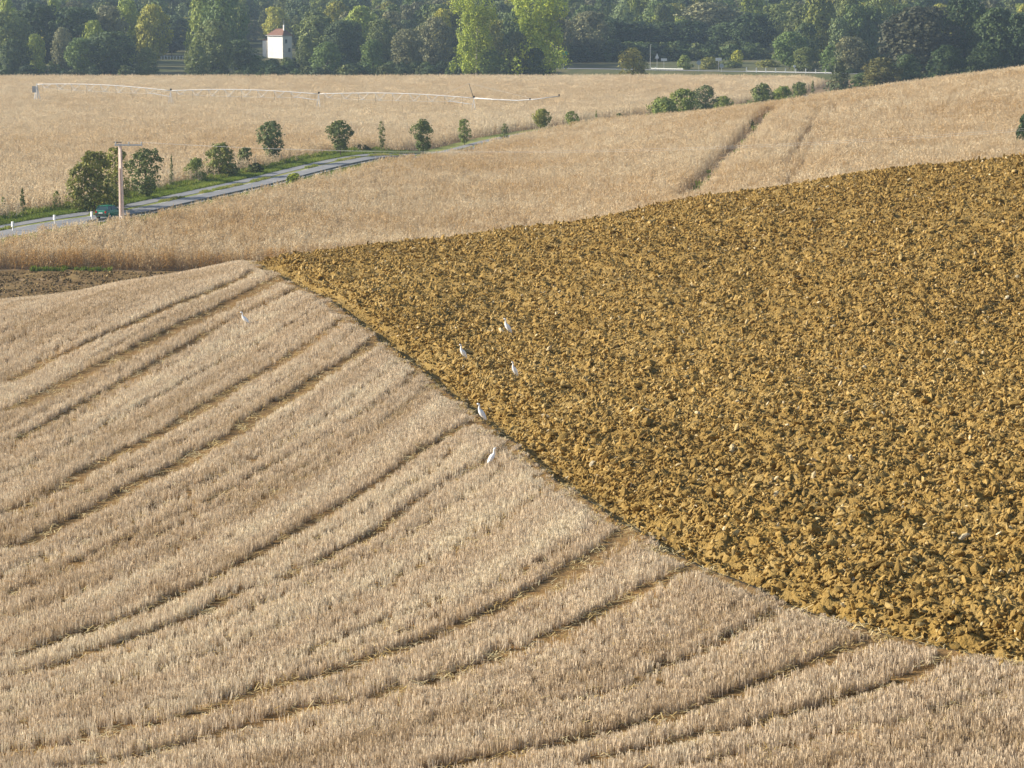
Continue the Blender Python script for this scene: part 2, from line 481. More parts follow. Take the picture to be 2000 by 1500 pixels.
# ploughed field sheet
py_ = np.geomspace(38, 150, 640)
pt_ = np.linspace(0, 1, 330)
PY, PT = np.meshgrid(py_, pt_, indexing='ij')
PX0 = xb(PY) - .12
PX1 = np.maximum(.25 * PY, PX0 + 4) + 3
PXg = PX0 + (PX1 - PX0) * PT ** 1.0
def plough_relief(x, y, fine=True):
    v = vside(x, y)
    edge = np.where(v < .60, -.25, np.where(v < 1.6, -.25 + (v - .60) / 1.0 * .25, 0))
    w1, h1 = worley(x * 3.3 + vnoise(x * 3, y * 3, 2), y * 3.3, 3)
    w2, h2 = worley(x * 5.5 + 7, y * 5.5, 13)
    big = np.clip(.75 - w1, 0, 1) * (h1 * .27)
    small = np.clip(.7 - w2, 0, 1) * (h2 * .15)
    furrow = .022 * np.sin(2 * PI * v / .95 + 3 * vnoise(x * .35, y * .35, 8))
    damp = np.clip((v - .1) / .5, .8, 1)
    return edge + (big + small + furrow + (fbm(x * 1.1, y * 1.1, 21, 3) - .5) * .20) * damp - .06 * damp
PZ = terrain(PXg, PY) + plough_relief(PXg, PY)
PF = sheet('ploughed_field', PXg, PY, PZ, M['soil'], smooth=False)
tag(PF, 'ochre ploughed field of rough clods rising to the right', 'field', kind='structure')

# ------------------------------------------------------------------ clods of the ploughed field
def clod_mesh(seed, sub=1, flat=.7):
    r = random.Random(seed)
    bm = bmesh.new(); bmesh.ops.create_icosphere(bm, subdivisions=sub, radius=.5)
    planes = [(Vector((r.gauss(0, 1), r.gauss(0, 1), r.gauss(0, 1))).normalized(), r.uniform(.20, .38)) for _ in range(9)]
    sc = Vector((r.uniform(.8, 1.35), r.uniform(.7, 1.05), flat * r.uniform(.75, 1.15)))
    off = Vector((r.uniform(0, 99), r.uniform(0, 99), 0))
    for v in bm.verts:
        c = v.co * (1 + .38 * mnoise.noise(v.co * 3.1 + off))
        for n_, d_ in planes:
            e = c.dot(n_) - d_
            if e > 0: c = c - n_ * e * .85
        v.co = Vector((c.x * sc.x, c.y * sc.y, c.z * sc.z))
    me = bpy.data.meshes.new('clod'); bm.to_mesh(me); bm.free()
    return me
CL = [clod_mesh(100 + k) for k in range(14)]
def in_wedge(x, y, m=.222): return np.abs(x) < m * y + 1.0
def plough_points(dens, ymin=39, ymax=128):
    """random ground points on the ploughed field, dens(y) per square metre"""
    out = []
    ys = np.arange(ymin, ymax, 1.0)
    for y0 in ys:
        w = .24 * y0 + 2 - float(xb(y0))
        if w <= 0: continue
        n = rng.poisson(dens(y0) * .9)
        out.append(np.stack([float(xb(y0)) + .3 + 1.6 * rng.uniform(0, 1, n), y0 + rng.uniform(0, 1, n)], 1))
        n = rng.poisson(dens(y0) * w)
        out.append(np.stack([float(xb(y0)) + rng.uniform(0.02, 1, n) * w, y0 + rng.uniform(0, 1, n)], 1))
    p = np.concatenate(out)
    v = vside(p[:, 0], p[:, 1])
    ok = v > .34 + .1 * rng.uniform(0, 1, len(p))
    return p[ok], v[ok]
P_, R_, S_, T_ = [], [], [], []
big_list = []
for dens, s0, s1, sink in ((lambda y: 60 if y < 70 else (36 if y < 95 else 16), .035, .08, .05), (lambda y: 58 if y < 80 else 44, .07, .13, .0), (lambda y: 13.0, .12, .20, -.02), (lambda y: .9, .20, .32, -.02)):
    p, v = plough_points(dens)
    clump = fbm(p[:, 0] * .45, p[:, 1] * .45, 77, 2)
    sel = rng.uniform(0, 1, len(p)) < np.clip(.45 + 1.0 * clump, 0, 1)
    p, v = p[sel], v[sel]
    n = len(p)
    s = rng.uniform(s0, s1, n) * np.where(v < .8, .85, 1)
    z = terrain(p[:, 0], p[:, 1]) + plough_relief(p[:, 0], p[:, 1]) + s * (.18 - sink)
    rot = rand_rot(n, .6)
    rot[:, 2] = .95 + rng.normal(0, .75, n)
    sc = np.stack([s * rng.uniform(.85, 2.2 if s0 < .15 else 1.35, n), s * rng.uniform(.65, 1.15, n), s * rng.uniform(.55, 1.15, n)], 1)
    tn = np.clip(.06 + .5 * fbm(p[:, 0] * .9, p[:, 1] * .9, 5, 2) + .5 * fbm(p[:, 0] * .16, p[:, 1] * .10, 6, 2) + rng.normal(0, .22, n), 0, .88)
    pale = rng.uniform(0, 1, n) < .028
    tn = np.where(pale, rng.uniform(.92, 1, n), tn)
    app = s / p[:, 1]
    for k in np.argsort(-app)[:320]: big_list.append((app[k], p[k], z[k], rot[k], sc[k]))
    P_.append(np.column_stack([p, z])); R_.append(rot); S_.append(sc); T_.append(tn)
# crumbs spilled over the furrow edge on to the stubble
ey = rng.uniform(39, 116, 900); ev = rng.uniform(-.55, .05, 900) * rng.uniform(.2, 1, 900)
ex_ = xb(ey) + ev; es = rng.uniform(.03, .10, 900)
P_.append(np.column_stack([ex_, ey, terrain(ex_, ey) + es * .25])); R_.append(rand_rot(900, .6)); S_.append(np.repeat(es[:, None], 3, 1) * rng.uniform(.7, 1.4, (900, 3))); T_.append(rng.uniform(.2, .8, 900))
big_list.sort(key=lambda t: -t[0])
big_list = [b for b in big_list if in_wedge(b[1][0], b[1][1], .2)][:300]
P_, R_, S_, T_ = map(np.concatenate, (P_, R_, S_, T_))
bigkeys = {(round(float(b[1][0]), 4), round(float(b[1][1]), 4)) for b in big_list}
keep = np.array([(round(float(a), 4), round(float(b), 4)) not in bigkeys for a, b in P_[:, :2]])
co_ = scatter('crumbled_clods', P_[keep], R_[keep], S_[keep], CL, M['clod'], tint=T_[keep])
co_.parent = PF; tag(co_, kind='stuff')
CLB = [clod_mesh(400 + k, 2, .8) for k in range(8)]
for m_ in CLB: m_.materials.append(M['clod_solo'])
for k, (a, p, z, r, s) in enumerate(big_list):
    o = link('clod', CLB[k % 8], PF, (float(p[0]), float(p[1]), float(z)), tuple(map(float, r)))
    o.scale = tuple(map(float, s))

# ------------------------------------------------------------------ stubble: drill stalks standing in strips
LINES = [
 (.35, .35, [(0,630),(60,612),(90,600)]),
 (.35, .35, [(0,678),(120,624),(165,615)]),
 (.9, .55, [(0,753),(90,705),(168,669),(258,630),(330,597),(405,570),(462,546),(485,532)]),
 (1., .85, [(0,807),(60,777),(150,729),(192,711),(270,672),(321,645),(405,606),(480,570),(534,543)]),
 (.8, .45, [(0,868),(40,852),(108,816),(176,776),(240,744),(300,708),(405,648),(450,624),(525,591),(579,564)]),
 (.45, .35, [(0,896),(40,868),(100,848),(208,776),(332,712)]),
 (.5, .35, [(0,932),(48,912),(180,842),(312,772),(360,744),(450,694),(597,614),(640,590)]),
 (.8, .60, [(0,1008),(80,968),(192,900),(280,860),(340,824),(420,776),(480,740),(540,708),(600,668),(660,628),(690,612)]),
 (1., .65, [(0,1076),(48,1060),(104,1028),(180,992),(248,948),(308,924),(360,892),(440,852),(480,816),(540,784),(600,744),(640,720),(680,698),(710,672),(734,652)]),
 (.45, .35, [(0,1168),(108,1120),(140,1100),(248,1052),(320,1016),(388,988),(460,946),(612,864),(660,832),(712,800),(776,756),(815,716)]),
 (.3, .30, [(0,1212),(80,1188),(330,1085),(500,975),(600,904),(652,872),(820,792)]),
 (.95, .42, [(0,1292),(40,1276),(100,1256),(192,1224),(260,1204),(348,1156),(400,1136),(460,1104),(516,1068),(560,1044),(620,1012),(692,968),(740,936),(804,888),(840,868),(884,840),(930,820)]),
 (.85, .42, [(0,1326),(60,1316),(172,1275),(220,1260),(300,1232),(360,1212),(400,1188),(472,1152),(528,1142),(612,1100),(640,1084),(712,1049),(780,996),(852,952),(932,908),(990,866)]),
 (.35, .30, [(412,1290),(540,1232),(700,1170),(880,1080),(940,1052),(1020,992),(1090,950)]),
 (.55, .32, [(560,1294),(640,1260),(680,1240),(752,1216),(850,1178)]),
 (1., .50, [(0,1480),(60,1468),(160,1448),(240,1424),(320,1412),(400,1388),(460,1364),(520,1344),(600,1324),(660,1308),(732,1282),(800,1258),(840,1244),(888,1220),(972,1184),(1040,1148),(1080,1120),(1132,1088),(1180,1056),(1228,1018)]),
 (.6, .42, [(1016,1172),(1080,1144),(1132,1116),(1200,1068),(1260,1034)]),
 (1., .45, [(100,1510),(250,1482),(372,1452),(468,1424),(520,1412),(600,1384),(680,1372),(748,1352),(788,1344),(860,1320),(920,1300),(960,1280),(1020,1264),(1072,1240),(1104,1224),(1160,1200),(1192,1180),(1240,1156),(1340,1106)]),
 (.6, .32, [(1090,1375),(1200,1352),(1280,1308),(1348,1280),(1412,1248),(1460,1216),(1560,1172)]),
 (.9, .40, [(820,1510),(960,1480),(1036,1464),(1132,1440),(1200,1424),(1260,1408),(1320,1392),(1400,1364),(1448,1344),(1520,1316),(1600,1284),(1660,1264),(1718,1238)]),
 (.75, .36, [(1100,1502),(1180,1480),(1280,1456),(1360,1436),(1424,1428),(1500,1404),(1580,1384),(1640,1360),(1720,1340),(1800,1304),(1860,1272)]),
 (.3, .28, [(1700,1430),(1900,1370),(2000,1345)]),
]
WL = []
for st, w, pts in LINES:
    a = np.array(pts, float)
    WL.append((st, w, seen(a[:, 0], a[:, 1], 25, 112)))
def gap_of(x, y):
    """how far a point lies inside the bare strip on the shaded side of a swath edge: (depth 0..1, strength, edge 0..1)"""
    bare = np.zeros(len(x)); edge = np.zeros(len(x))
    jit = (fbm(x * 1.1, y * 1.1, 91, 2) - .5) * .20
    brk = fbm(x * .22, y * .22, 55, 2)
    for st, w, L in WL:
        m = (x > L[:, 0].min() - 2) & (x < L[:, 0].max() + 2) & (y > L[:, 1].min() - 2) & (y < L[:, 1].max() + 2)
        idx_ = np.nonzero(m)[0]
        if len(idx_) == 0: continue
        px_, py2 = x[idx_], y[idx_]
        best = np.full(len(idx_), 9.0); sgn = np.zeros(len(idx_))
        for a, b in zip(L[:-1], L[1:]):
            d = b - a; l2 = d @ d
            if l2 < 1e-6: continue
            t = ((px_ - a[0]) * d[0] + (py2 - a[1]) * d[1]) / l2
            tc = np.clip(t, 0, 1)
            qx = px_ - a[0] - tc * d[0]; qy = py2 - a[1] - tc * d[1]
            dd = np.hypot(qx, qy)
            dd = np.where((t < -.02) | (t > 1.02), dd + .3, dd)
            s = np.sign((px_ - a[0]) * d[1] - (py2 - a[1]) * d[0])       # + on the right-hand side
            mm = dd < best
            best = np.where(mm, dd, best); sgn = np.where(mm, s, sgn)
        sd = best * sgn + jit[idx_] * .5
        ww = w * (.85 + .4 * brk[idx_])
        inside = ((sd > 0) & (sd < ww) & (best < 3)).astype(float) * (np.clip(st * 1.05 + .12 + (brk[idx_] - .45) * .6, 0.1, 1) if st > .65 else .35 + st * .9)
        bare[idx_] = np.maximum(bare[idx_], inside)
        edge[idx_] = np.maximum(edge[idx_], ((sd <= 0) & (sd > -.35) & (best < 3)) * st)
    return bare, edge
def _fit_rows():
    """coordinate that stays constant along the swath edges"""
    A, B, W = [], [], []
    for st, w, L in WL:
        if len(L) < 4: continue
        x, y = L[:, 0] / 10, (L[:, 1] - 60) / 30
        T = np.stack([y, y * y, x * y, x * x, y ** 3, x * y * y], 1)
        A.append(T - T.mean(0)); B.append(-(x - x.mean()))
    return np.linalg.lstsq(np.concatenate(A), np.concatenate(B), rcond=None)[0]
ROWC = _fit_rows()
def row_u(x, y):
    a, b = x / 10, (y - 60) / 30
    return 10 * (a + ROWC[0] * b + ROWC[1] * b * b + ROWC[2] * a * b + ROWC[3] * a * a + ROWC[4] * b ** 3 + ROWC[5] * a * b * b)
def tuft(seed, n=9, spread=.07):
    r = random.Random(seed); V = []; F = []
    for k in range(n):
        a = r.uniform(0, 2 * PI); q = spread * math.sqrt(r.random())
        bx_, by_ = q * math.cos(a), q * math.sin(a)
        h = r.uniform(.55, 1.1); la = r.uniform(0, 2 * PI); ll = abs(r.gauss(0, .11))
        tx, ty = bx_ + ll * math.cos(la) * .2, by_ + ll * math.sin(la) * .2
        wa = r.uniform(0, PI); w = r.uniform(.0030, .0062)
        dx, dy = w * math.cos(wa), w * math.sin(wa)
        i = len(V)
        V += [(bx_ - dx, by_ - dy, -.12), (bx_ + dx, by_ + dy, -.12), (tx + dx * .8, ty + dy * .8, h), (tx - dx * .8, ty - dy * .8, h)]
        F.append((i, i + 1, i + 2, i + 3))
    return mesh_from('stalks', V, F)
TU = [tuft(900 + k, 11, .055) for k in range(14)]
pts = []
for y0 in np.arange(33.5, 122, .5):
    x0 = -.235 * y0 - 1.5; x1 = min(float(xb(max(y0, 38))), .25 * y0 + 2) if y0 > 39 else .25 * y0 + 2
    dens = 125 if y0 < 55 else (105 if y0 < 80 else 80)
    n = int(dens * (x1 - x0) * .5)
    pts.append(np.stack([rng.uniform(x0, x1, n), y0 + rng.uniform(0, .5, n)], 1))
pts = np.concatenate(pts)
pts = pts[(vside(pts[:, 0], np.maximum(pts[:, 1], 36)) < -.03) | (pts[:, 1] < 38)]
uu = row_u(pts[:, 0], pts[:, 1])
pts[:, 0] += (np.round(uu / .17) * .17 - uu) * .55
uu = row_u(pts[:, 0], pts[:, 1])
bare, edge = gap_of(pts[:, 0], pts[:, 1])
stripe = fbm(uu * 2.1, pts[:, 1] * .035, 47, 3)
bare = np.maximum(bare, np.clip((.40 - stripe) * 6, 0, .7))
thin = fbm(pts[:, 0] * .35, pts[:, 1] * .22, 61, 3)
vv = vside(pts[:, 0], np.maximum(pts[:, 1], 36))
fray = fbm(pts[:, 0] * 1.7, pts[:, 1] * 1.7, 71, 2)
keepp = rng.uniform(0, 1, len(pts)) > np.maximum(bare * 1.02, np.clip(.32 - thin, 0, 1))
keepp &= (vv < -.05 - .5 * fray * (fray > .45)) | (pts[:, 1] < 38)
tufts, te = pts[keepp], edge[keepp]
n = len(tufts)
hgt = .135 + .075 * fbm(tufts[:, 0] * .5, tufts[:, 1] * .3, 15, 3) + .045 * te * rng.uniform(0, 1, n)
hgt *= rng.uniform(.78, 1.2, n) * np.where(tufts[:, 1] > 38, np.clip(-vside(tufts[:, 0], np.maximum(tufts[:, 1], 36)) / .7, .38, 1), 1)
band = fbm(row_u(tufts[:, 0], tufts[:, 1]) * 1.1, tufts[:, 1] * .04, 33, 3)
tn = np.clip(.58 + 1.0 * (band - .5) + .35 * (fbm(tufts[:, 0] * .9, tufts[:, 1] * .9, 35, 2) - .5) + rng.normal(0, .13, n), 0, 1)
wsc = rng.uniform(.9, 1.5, n) * (1 + .25 * np.clip((tufts[:, 1] - 60) / 50, 0, 1))
o = scatter('stubble', np.column_stack([tufts, terrain(tufts[:, 0], tufts[:, 1])]), rand_rot(n, .07), np.column_stack([wsc, wsc, hgt]), TU, M['straw'], tint=tn)
tag(o, 'dry beige cereal stubble standing in swaths on the near slope', 'stubble', kind='stuff')
# flattened straw in the bare strips and between the stalks
LI = []
for k in range(6):
    r = random.Random(50 + k); V = []; F = []
    for q in range(9):
        a = r.uniform(0, 2 * PI); l = r.uniform(.03, .10); cx, cy = r.gauss(0, .09), r.gauss(0, .09); w = r.uniform(.003, .006)
        dx, dy = math.cos(a) * l, math.sin(a) * l; nx, ny = -math.sin(a) * w, math.cos(a) * w; z0, z1 = r.uniform(.0, .03), r.uniform(.0, .06)
        i = len(V); V += [(cx - dx - nx, cy - dy - ny, z0), (cx - dx + nx, cy - dy + ny, z0), (cx + dx + nx, cy + dy + ny, z1), (cx + dx - nx, cy + dy - ny, z1)]
        F.append((i, i + 1, i + 2, i + 3))
    LI.append(mesh_from('straws', V, F))
pick = rng.uniform(0, 1, len(pts)) < np.where(bare > .3, .085, .07)
lp = pts[pick]; n = len(lp)
o = scatter('fallen_straw', np.column_stack([lp, terrain(lp[:, 0], lp[:, 1]) + .03]), rand_rot(n, .10), np.repeat(rng.uniform(.8, 1.5, n)[:, None], 3, 1), LI, M['litter'], tint=rng.uniform(0, 1, n))
tag(o, 'loose yellow straw lying flat between the stubble swaths', 'straw', kind='stuff')

# ------------------------------------------------------------------ brown tilled field in the dip beyond the stubble
by2 = np.linspace(150, 249.2, 150); ba = np.linspace(-.30, -.02, 150)
BY, BA = np.meshgrid(by2, ba, indexing='ij'); BX = BA * BY
BZ = terrain(BX, BY) + .05 + (fbm(BX * .9, BY * .9, 12, 3) - .5) * .35
tag(sheet('tilled_field', BX, BY, BZ, M['brown'], smooth=False), 'dark brown tilled soil strip between the stubble crest and the maize', 'field', kind='structure')
n = 9000
p = np.stack([rng.uniform(-.24, -.06, n), rng.uniform(205, 248.5, n)], 1); p[:, 0] *= p[:, 1]
s = rng.uniform(.12, .42, n)
o = scatter('brown_clods', np.column_stack([p, terrain(p[:, 0], p[:, 1]) + .08]), rand_rot(n, .5), np.repeat(s[:, None], 3, 1) * rng.uniform(.7, 1.3, (n, 3)), CL[:6], M['brown_clod'], tint=rng.uniform(0, 1, n))
tag(o, 'dark earth lumps on the brown strip below the maize edge', 'soil', kind='stuff')
# CL meshes carry the ochre soil already: use own copies for the brown lumps
for k, ob in enumerate(bpy.data.collections['brown_clods_kinds'].objects):
    ob.data = ob.data.copy(); ob.data.materials.clear(); ob.data.materials.append(M['brown_clod'])

# ------------------------------------------------------------------ country road along the maize (curve of its near edge)
RPX = [(-130,478),(0,459),(107,446),(250,428),(340,411),(400,398),(445,388),(500,375),(548,363),(600,350),(688,330),(760,314)]
rw = []
for px, py in RPX:
    kx, kz = ray(px, py); d = -26.0 / float(kz); rw.append((float(kx) * d, d))
rw += [(-12.0, 420.), (1.0, 448.), (21., 490.), (45., 547.), (78., 632.), (98., 700.)]
rw = np.array(rw)
ryy = np.arange(255, 700, 1.5)
def _rx(y):
    s = 0
    for o_ in np.linspace(-9, 9, 7): s = s + np.interp(np.asarray(y, float) + o_, rw[:, 1], rw[:, 0], left=None)
    return s / 7
def rx(y):
    y = np.asarray(y, float)
    lo = rw[0]; sl0 = (rw[2, 0] - rw[0, 0]) / (rw[2, 1] - rw[0, 1])
    return np.where(y < lo[1] + 20, _rx(lo[1] + 20) + (y - lo[1] - 20) * sl0, _rx(np.maximum(y, lo[1] + 20)))
def road_off(y, w):
    """a point w metres to the left of the road's near edge"""
    sl = (rx(y + 1) - rx(y - 1)) / 2
    q = np.sqrt(1 + sl * sl)
    return rx(y) - w / q, y + w * sl / q
def ribbon(name, w0, w1, dz, mat, y0=255, y1=640, nw=3, **kw):
    yy = np.arange(y0, y1, 1.5)
    ws = np.linspace(w0, w1, nw)
    Xs, Ys = [], []
    for w in ws:
        a, b = road_off(yy, w); Xs.append(a); Ys.append(b)
    X = np.stack(Xs, 1); Y = np.stack(Ys, 1)
    o = sheet(name, X[:, ::-1], Y[:, ::-1], terrain(X, Y)[:, ::-1] + dz, mat)
    return tag(o, kind='structure', **kw)
ribbon('verge', -7.6, 11.6, .06, M['verge'], nw=9, label='grassy verge running along both sides of the country road', cat='verge')
RD = ribbon('road', .45, 5.0, .11, M['asphalt'], label='grey asphalt country road curving away beside the maize', cat='road')
ribbon('path', 6.1, 8.3, .10, M['asphalt'], label='narrow grey strip of asphalt beyond the weedy median', cat='path')
def dashes(w, lw, ln, gap, y0, y1):
    y = y0
    base = None
    while y < y1:
        yy = np.array([y, y + ln])
        a0, b0 = road_off(yy, w); a1, b1 = road_off(yy, w + lw)
        X = np.stack([a1, a0], 1); Y = np.stack([b1, b0], 1)
        V = np.stack([X, Y, terrain(X, Y) + .118], -1).reshape(-1, 3)
        o = link('lane_marking', mesh_from('lane_marking', V, [(0, 1, 3, 2)], M['paint']), RD)
        y += ln + gap
dashes(4.70, .14, 2.6, 3.6, 262, 410)
dashes(.62, .14, 5.5, 1.6, 262, 410)

# steel guard rail along the near side
GRL = empty('guard_rail', (0, 0, 0)); tag(GRL, 'low steel guard rail between the road and the maize', 'guard rail')
gy_ = np.arange(287, 404, 4.0)
X0, Y0 = road_off(gy_, .1)
Z0 = terrain(X0, Y0) + .06
GRL.location = (float(X0[0]), float(Y0[0]), float(Z0[0]))
gl = Vector(GRL.location)
for i in range(len(gy_) - 1):
    a = Vector((X0[i], Y0[i], Z0[i])) - gl; b = Vector((X0[i + 1], Y0[i + 1], Z0[i + 1])) - gl
    d = (b - a).normalized(); nrm = Vector((d.y, -d.x, 0)) * .04
    V = []; F = []
    prof = [(.26, 0), (.31, 1.6), (.36, 0), (.42, 0), (.47, 1.6), (.52, 0)]
    for q in (a, b + d * .05):
        for h, t in prof: V.append(q + nrm * t + Vector((0, 0, h)))
    F = [(k, k + 1, k + 7, k + 6) for k in range(5)]
    mbr = MB(); mbr.add(V, F); mbr.add([Vector(v) - nrm * .5 for v in V], [tuple(reversed(f)) for f in F])
    mbr.build('rail', M['rail'], GRL)
    MB().box((a.x, a.y, a.z + .2), (.12, .12, .6)).build('post', M['rail'], GRL)

# white marker posts
for px, d, lab in [(25, 281, 'leftmost white marker post beside the road, near the photo edge'), (107, 287, 'white marker post between the green car and the leftmost post'), (180, 291.5, 'white marker post in front of the green car')]:
    kx = float(ray(px, 445)[0]); x = kx * d; z = float(zat(px, {25: 459, 107: 449, 180: 439}[px], d)); zg = tz(x, d)
    e = empty('marker_post', (x, d, zg), -.75); tag(e, lab, 'marker post', 'white marker posts along the road'); e.scale = (.85, .85, .85)
    MB().box((0, 0, .35), (.10, .10, .9)).build('stake', M['white'], e)
    MB().box((0, -.02, .92), (.30, .26, .62), taper=.9).box((0, -.02, 1.25), (.26, .22, .05)).build('head', M['white'], e)

# ------------------------------------------------------------------ maize
def plant(V, F, r, x, y, h, leaves, lw, simple=False):
    lx, ly = r.gauss(0, .05), r.gauss(0, .05)
    w = .022
    for a in (0.4, 1.97):
        dx, dy = w * math.cos(a), w * math.sin(a); i = len(V)
        V += [(x - dx, y - dy, -.2), (x + dx, y + dy, -.2), (x + lx + dx * .6, y + ly + dy * .6, h), (x + lx - dx * .6, y + ly - dy * .6, h)]
        F.append((i, i + 1, i + 2, i + 3))
        if simple: break
    for k in range(leaves):
        t = (k + r.random()) / leaves
        zz = h * (.18 + .78 * t); a = r.uniform(0, 2 * PI)
        L = r.uniform(.28, .5) * (1.1 - .45 * t); up = r.uniform(.02, .22); dr = r.uniform(.10, .42) * (1.15 - t * .7)
        ca, sa = math.cos(a), math.sin(a); nx, ny = -sa * lw / 2, ca * lw / 2
        bx_, by_ = x + lx * zz / h, y + ly * zz / h
        p1 = (bx_ + ca * L * .5, by_ + sa * L * .5, zz + up); p2 = (bx_ + ca * L, by_ + sa * L, zz + up - dr)
        tw = r.uniform(-.4, .4) * lw; i = len(V)
        V += [(bx_ - nx * .6, by_ - ny * .6, zz), (bx_ + nx * .6, by_ + ny * .6, zz), (p1[0] + nx, p1[1] + ny, p1[2] + tw), (p1[0] - nx, p1[1] - ny, p1[2] - tw), (p2[0], p2[1], p2[2])]
        F.append((i, i + 1, i + 2, i + 3)); F.append((i + 3, i + 2, i + 4))
    for k in range(3):
        a = r.uniform(0, 2 * PI); i = len(V); q = .05
        V += [(x + lx - .015, y + ly, h - .02), (x + lx + .015, y + ly, h - .02), (x + lx + math.cos(a) * .1 + .012, y + ly + math.sin(a) * .1, h + .22)]
        F.append((i, i + 1, i + 2))
def maize_clump(seed, n, rad, leaves, lw, simple=False):
    r = random.Random(seed); V = []; F = []
    for k in range(n):
        plant(V, F, r, r.uniform(-rad, rad), r.uniform(-rad, rad), r.uniform(1.55, 2.02), leaves, lw, simple)
    return mesh_from('maize_clump', V, F)
MZ = [maize_clump(1200 + k, 8, .62, 10, .07) for k in range(8)]
MF = [maize_clump(1300 + k, 18, 1.25, 7, .11, True) for k in range(8)]
TRK = seen([1505, 1490, 1450, 1405, 1370, 1338], [214, 228, 273, 314, 350, 388], 252, 470, .9)
TRA = seen([1602, 1585, 1560, 1530], [212, 245, 284, 330], 252, 470, 1.2)
TRB = seen([1634, 1616, 1595, 1560, 1535], [207, 236, 272, 325, 370], 252, 470, 1.2)
def line_dist(x, y, L):
    best = np.full(len(x), 99.0)
    for a, b in zip(L[:-1], L[1:]):
        d = b - a; t = np.clip(((x - a[0]) * d[0] + (y - a[1]) * d[1]) / (d @ d), 0, 1)
        best = np.minimum(best, np.hypot(x - a[0] - t * d[0], y - a[1] - t * d[1]))
    return best
def grid_pts(x0, x1, y0, y1, st):
    X, Y = np.meshgrid(np.arange(x0, x1, st), np.arange(y0, y1, st))
    p = np.stack([X.ravel(), Y.ravel()], 1)
    return p + rng.uniform(-.45, .45, p.shape) * st
def front(x): return 250.3 + (fbm(x * .25, x * 0 + 3.3, 8, 2) - .5) * 1.2
p = grid_pts(-64, 116, 249, 482, 1.12)
ok = (np.abs(p[:, 0]) < .225 * p[:, 1] + 3) & (p[:, 1] > front(p[:, 0])) & (p[:, 0] > rx(p[:, 1]) + np.interp(p[:, 1], [395, 430], [6.4, 1.6]) + .8 * fbm(p[:, 1] * .1, p[:, 0] * 0, 5, 2))
p = p[ok]
dk = line_dist(p[:, 0], p[:, 1], TRK)
ok = (dk > 1.6) & (line_dist(p[:, 0], p[:, 1], TRA) > .62) & (line_dist(p[:, 0], p[:, 1], TRB) > .62)
ok &= rng.uniform(0, 1, len(p)) > .25 * (fbm(p[:, 0] * .12, p[:, 1] * .05, 3, 3) < .36)
p = p[ok]; n = len(p)
edgef = np.clip(1 - (p[:, 1] - front(p[:, 0])) / 3.5, 0, 1)
tn = np.clip(.66 + .55 * (fbm(p[:, 0] * .06, p[:, 1] * .05, 9, 3) - .5) + rng.normal(0, .14, n) - .45 * edgef, 0, 1)
sc = np.stack([rng.uniform(.9, 1.2, n), rng.uniform(.9, 1.2, n), rng.uniform(.88, 1.1, n) * (.93 + .14 * fbm(p[:, 0] * .1, p[:, 1] * .1, 4, 2))], 1)
o = scatter('hill_maize', np.column_stack([p, terrain(p[:, 0], p[:, 1])]), rand_rot(n, .05), sc, MZ, M['maize'], tint=tn)
tag(o, 'ripe dry maize covering the hill behind the ploughed field', 'maize', kind='stuff')
p = grid_pts(-190, 170, 262, 748, 2.15)
ok = (np.abs(p[:, 0]) < .225 * p[:, 1] + 4) & (p[:, 0] < rx(p[:, 1]) - 12.6 - 1.2 * fbm(p[:, 1] * .1, p[:, 0] * 0, 6, 2)) & (p[:, 1] < 742 + 5 * fbm(p[:, 0] * .03, p[:, 0] * 0, 2, 2))
p = p[ok]; n = len(p)
tn = np.clip(.70 + .5 * (fbm(p[:, 0] * .03, p[:, 1] * .012, 19, 3) - .5) + rng.normal(0, .09, n), 0, 1)
sc = np.stack([rng.uniform(.95, 1.2, n), rng.uniform(.95, 1.2, n), rng.uniform(.92, 1.08, n)], 1)
o = scatter('valley_maize', np.column_stack([p, terrain(p[:, 0], p[:, 1])]), rand_rot(n, .03), sc, MF, M['maize'], tint=tn)
tag(o, 'flat valley field of dry maize around the irrigation machine', 'maize', kind='stuff')

# ------------------------------------------------------------------ grass and weeds
def grass_tuft(seed, n, h, spread, w):
    r = random.Random(seed); V = []; F = []
    for k in range(n):
        a = r.uniform(0, 2 * PI); q = spread * math.sqrt(r.random()); x, y = q * math.cos(a), q * math.sin(a)
        b = r.uniform(0, 2 * PI); l = r.uniform(.1, .5) * h; hh = h * r.uniform(.5, 1.1); nx, ny = -math.sin(b) * w, math.cos(b) * w; i = len(V)
        V += [(x - nx, y - ny, -.05), (x + nx, y + ny, -.05), (x + math.cos(b) * l * .4 + nx, y + math.sin(b) * l * .4 + ny, hh * .65), (x + math.cos(b) * l * .4 - nx, y + math.sin(b) * l * .4 - ny, hh * .65), (x + math.cos(b) * l, y + math.sin(b) * l, hh)]
        F += [(i, i + 1, i + 2, i + 3), (i + 3, i + 2, i + 4)]
    return mesh_from('grass_tuft', V, F)
GT = [grass_tuft(2000 + k, 16, .30, .35, .025) for k in range(5)]
WD = [grass_tuft(2100 + k, 22, .85, .45, .05) for k in range(5)]
def road_pts(n, w0, w1, y0, y1):
    y = rng.uniform(y0, y1, n); w = rng.uniform(w0, w1, n)
    a, b = road_off(y, w); return np.stack([a, b], 1)
gp = np.concatenate([road_pts(9000, 8.5, 11.3, 258, 430), road_pts(6500, -7.4, 0.0, 258, 430), road_pts(2200, 5.1, 6.0, 262, 430)])
n = len(gp)
mtn = fbm(gp[:, 0] * .15, gp[:, 1] * .12, 7, 2)
tn = np.clip(.55 + .5 * (mtn - .5) + rng.normal(0, .12, n), 0, 1)
tn[15500:] = np.clip(tn[15500:] + .2, 0, .97)
sel = np.ones(n, bool); sel[15500:] = mtn[15500:] > .5
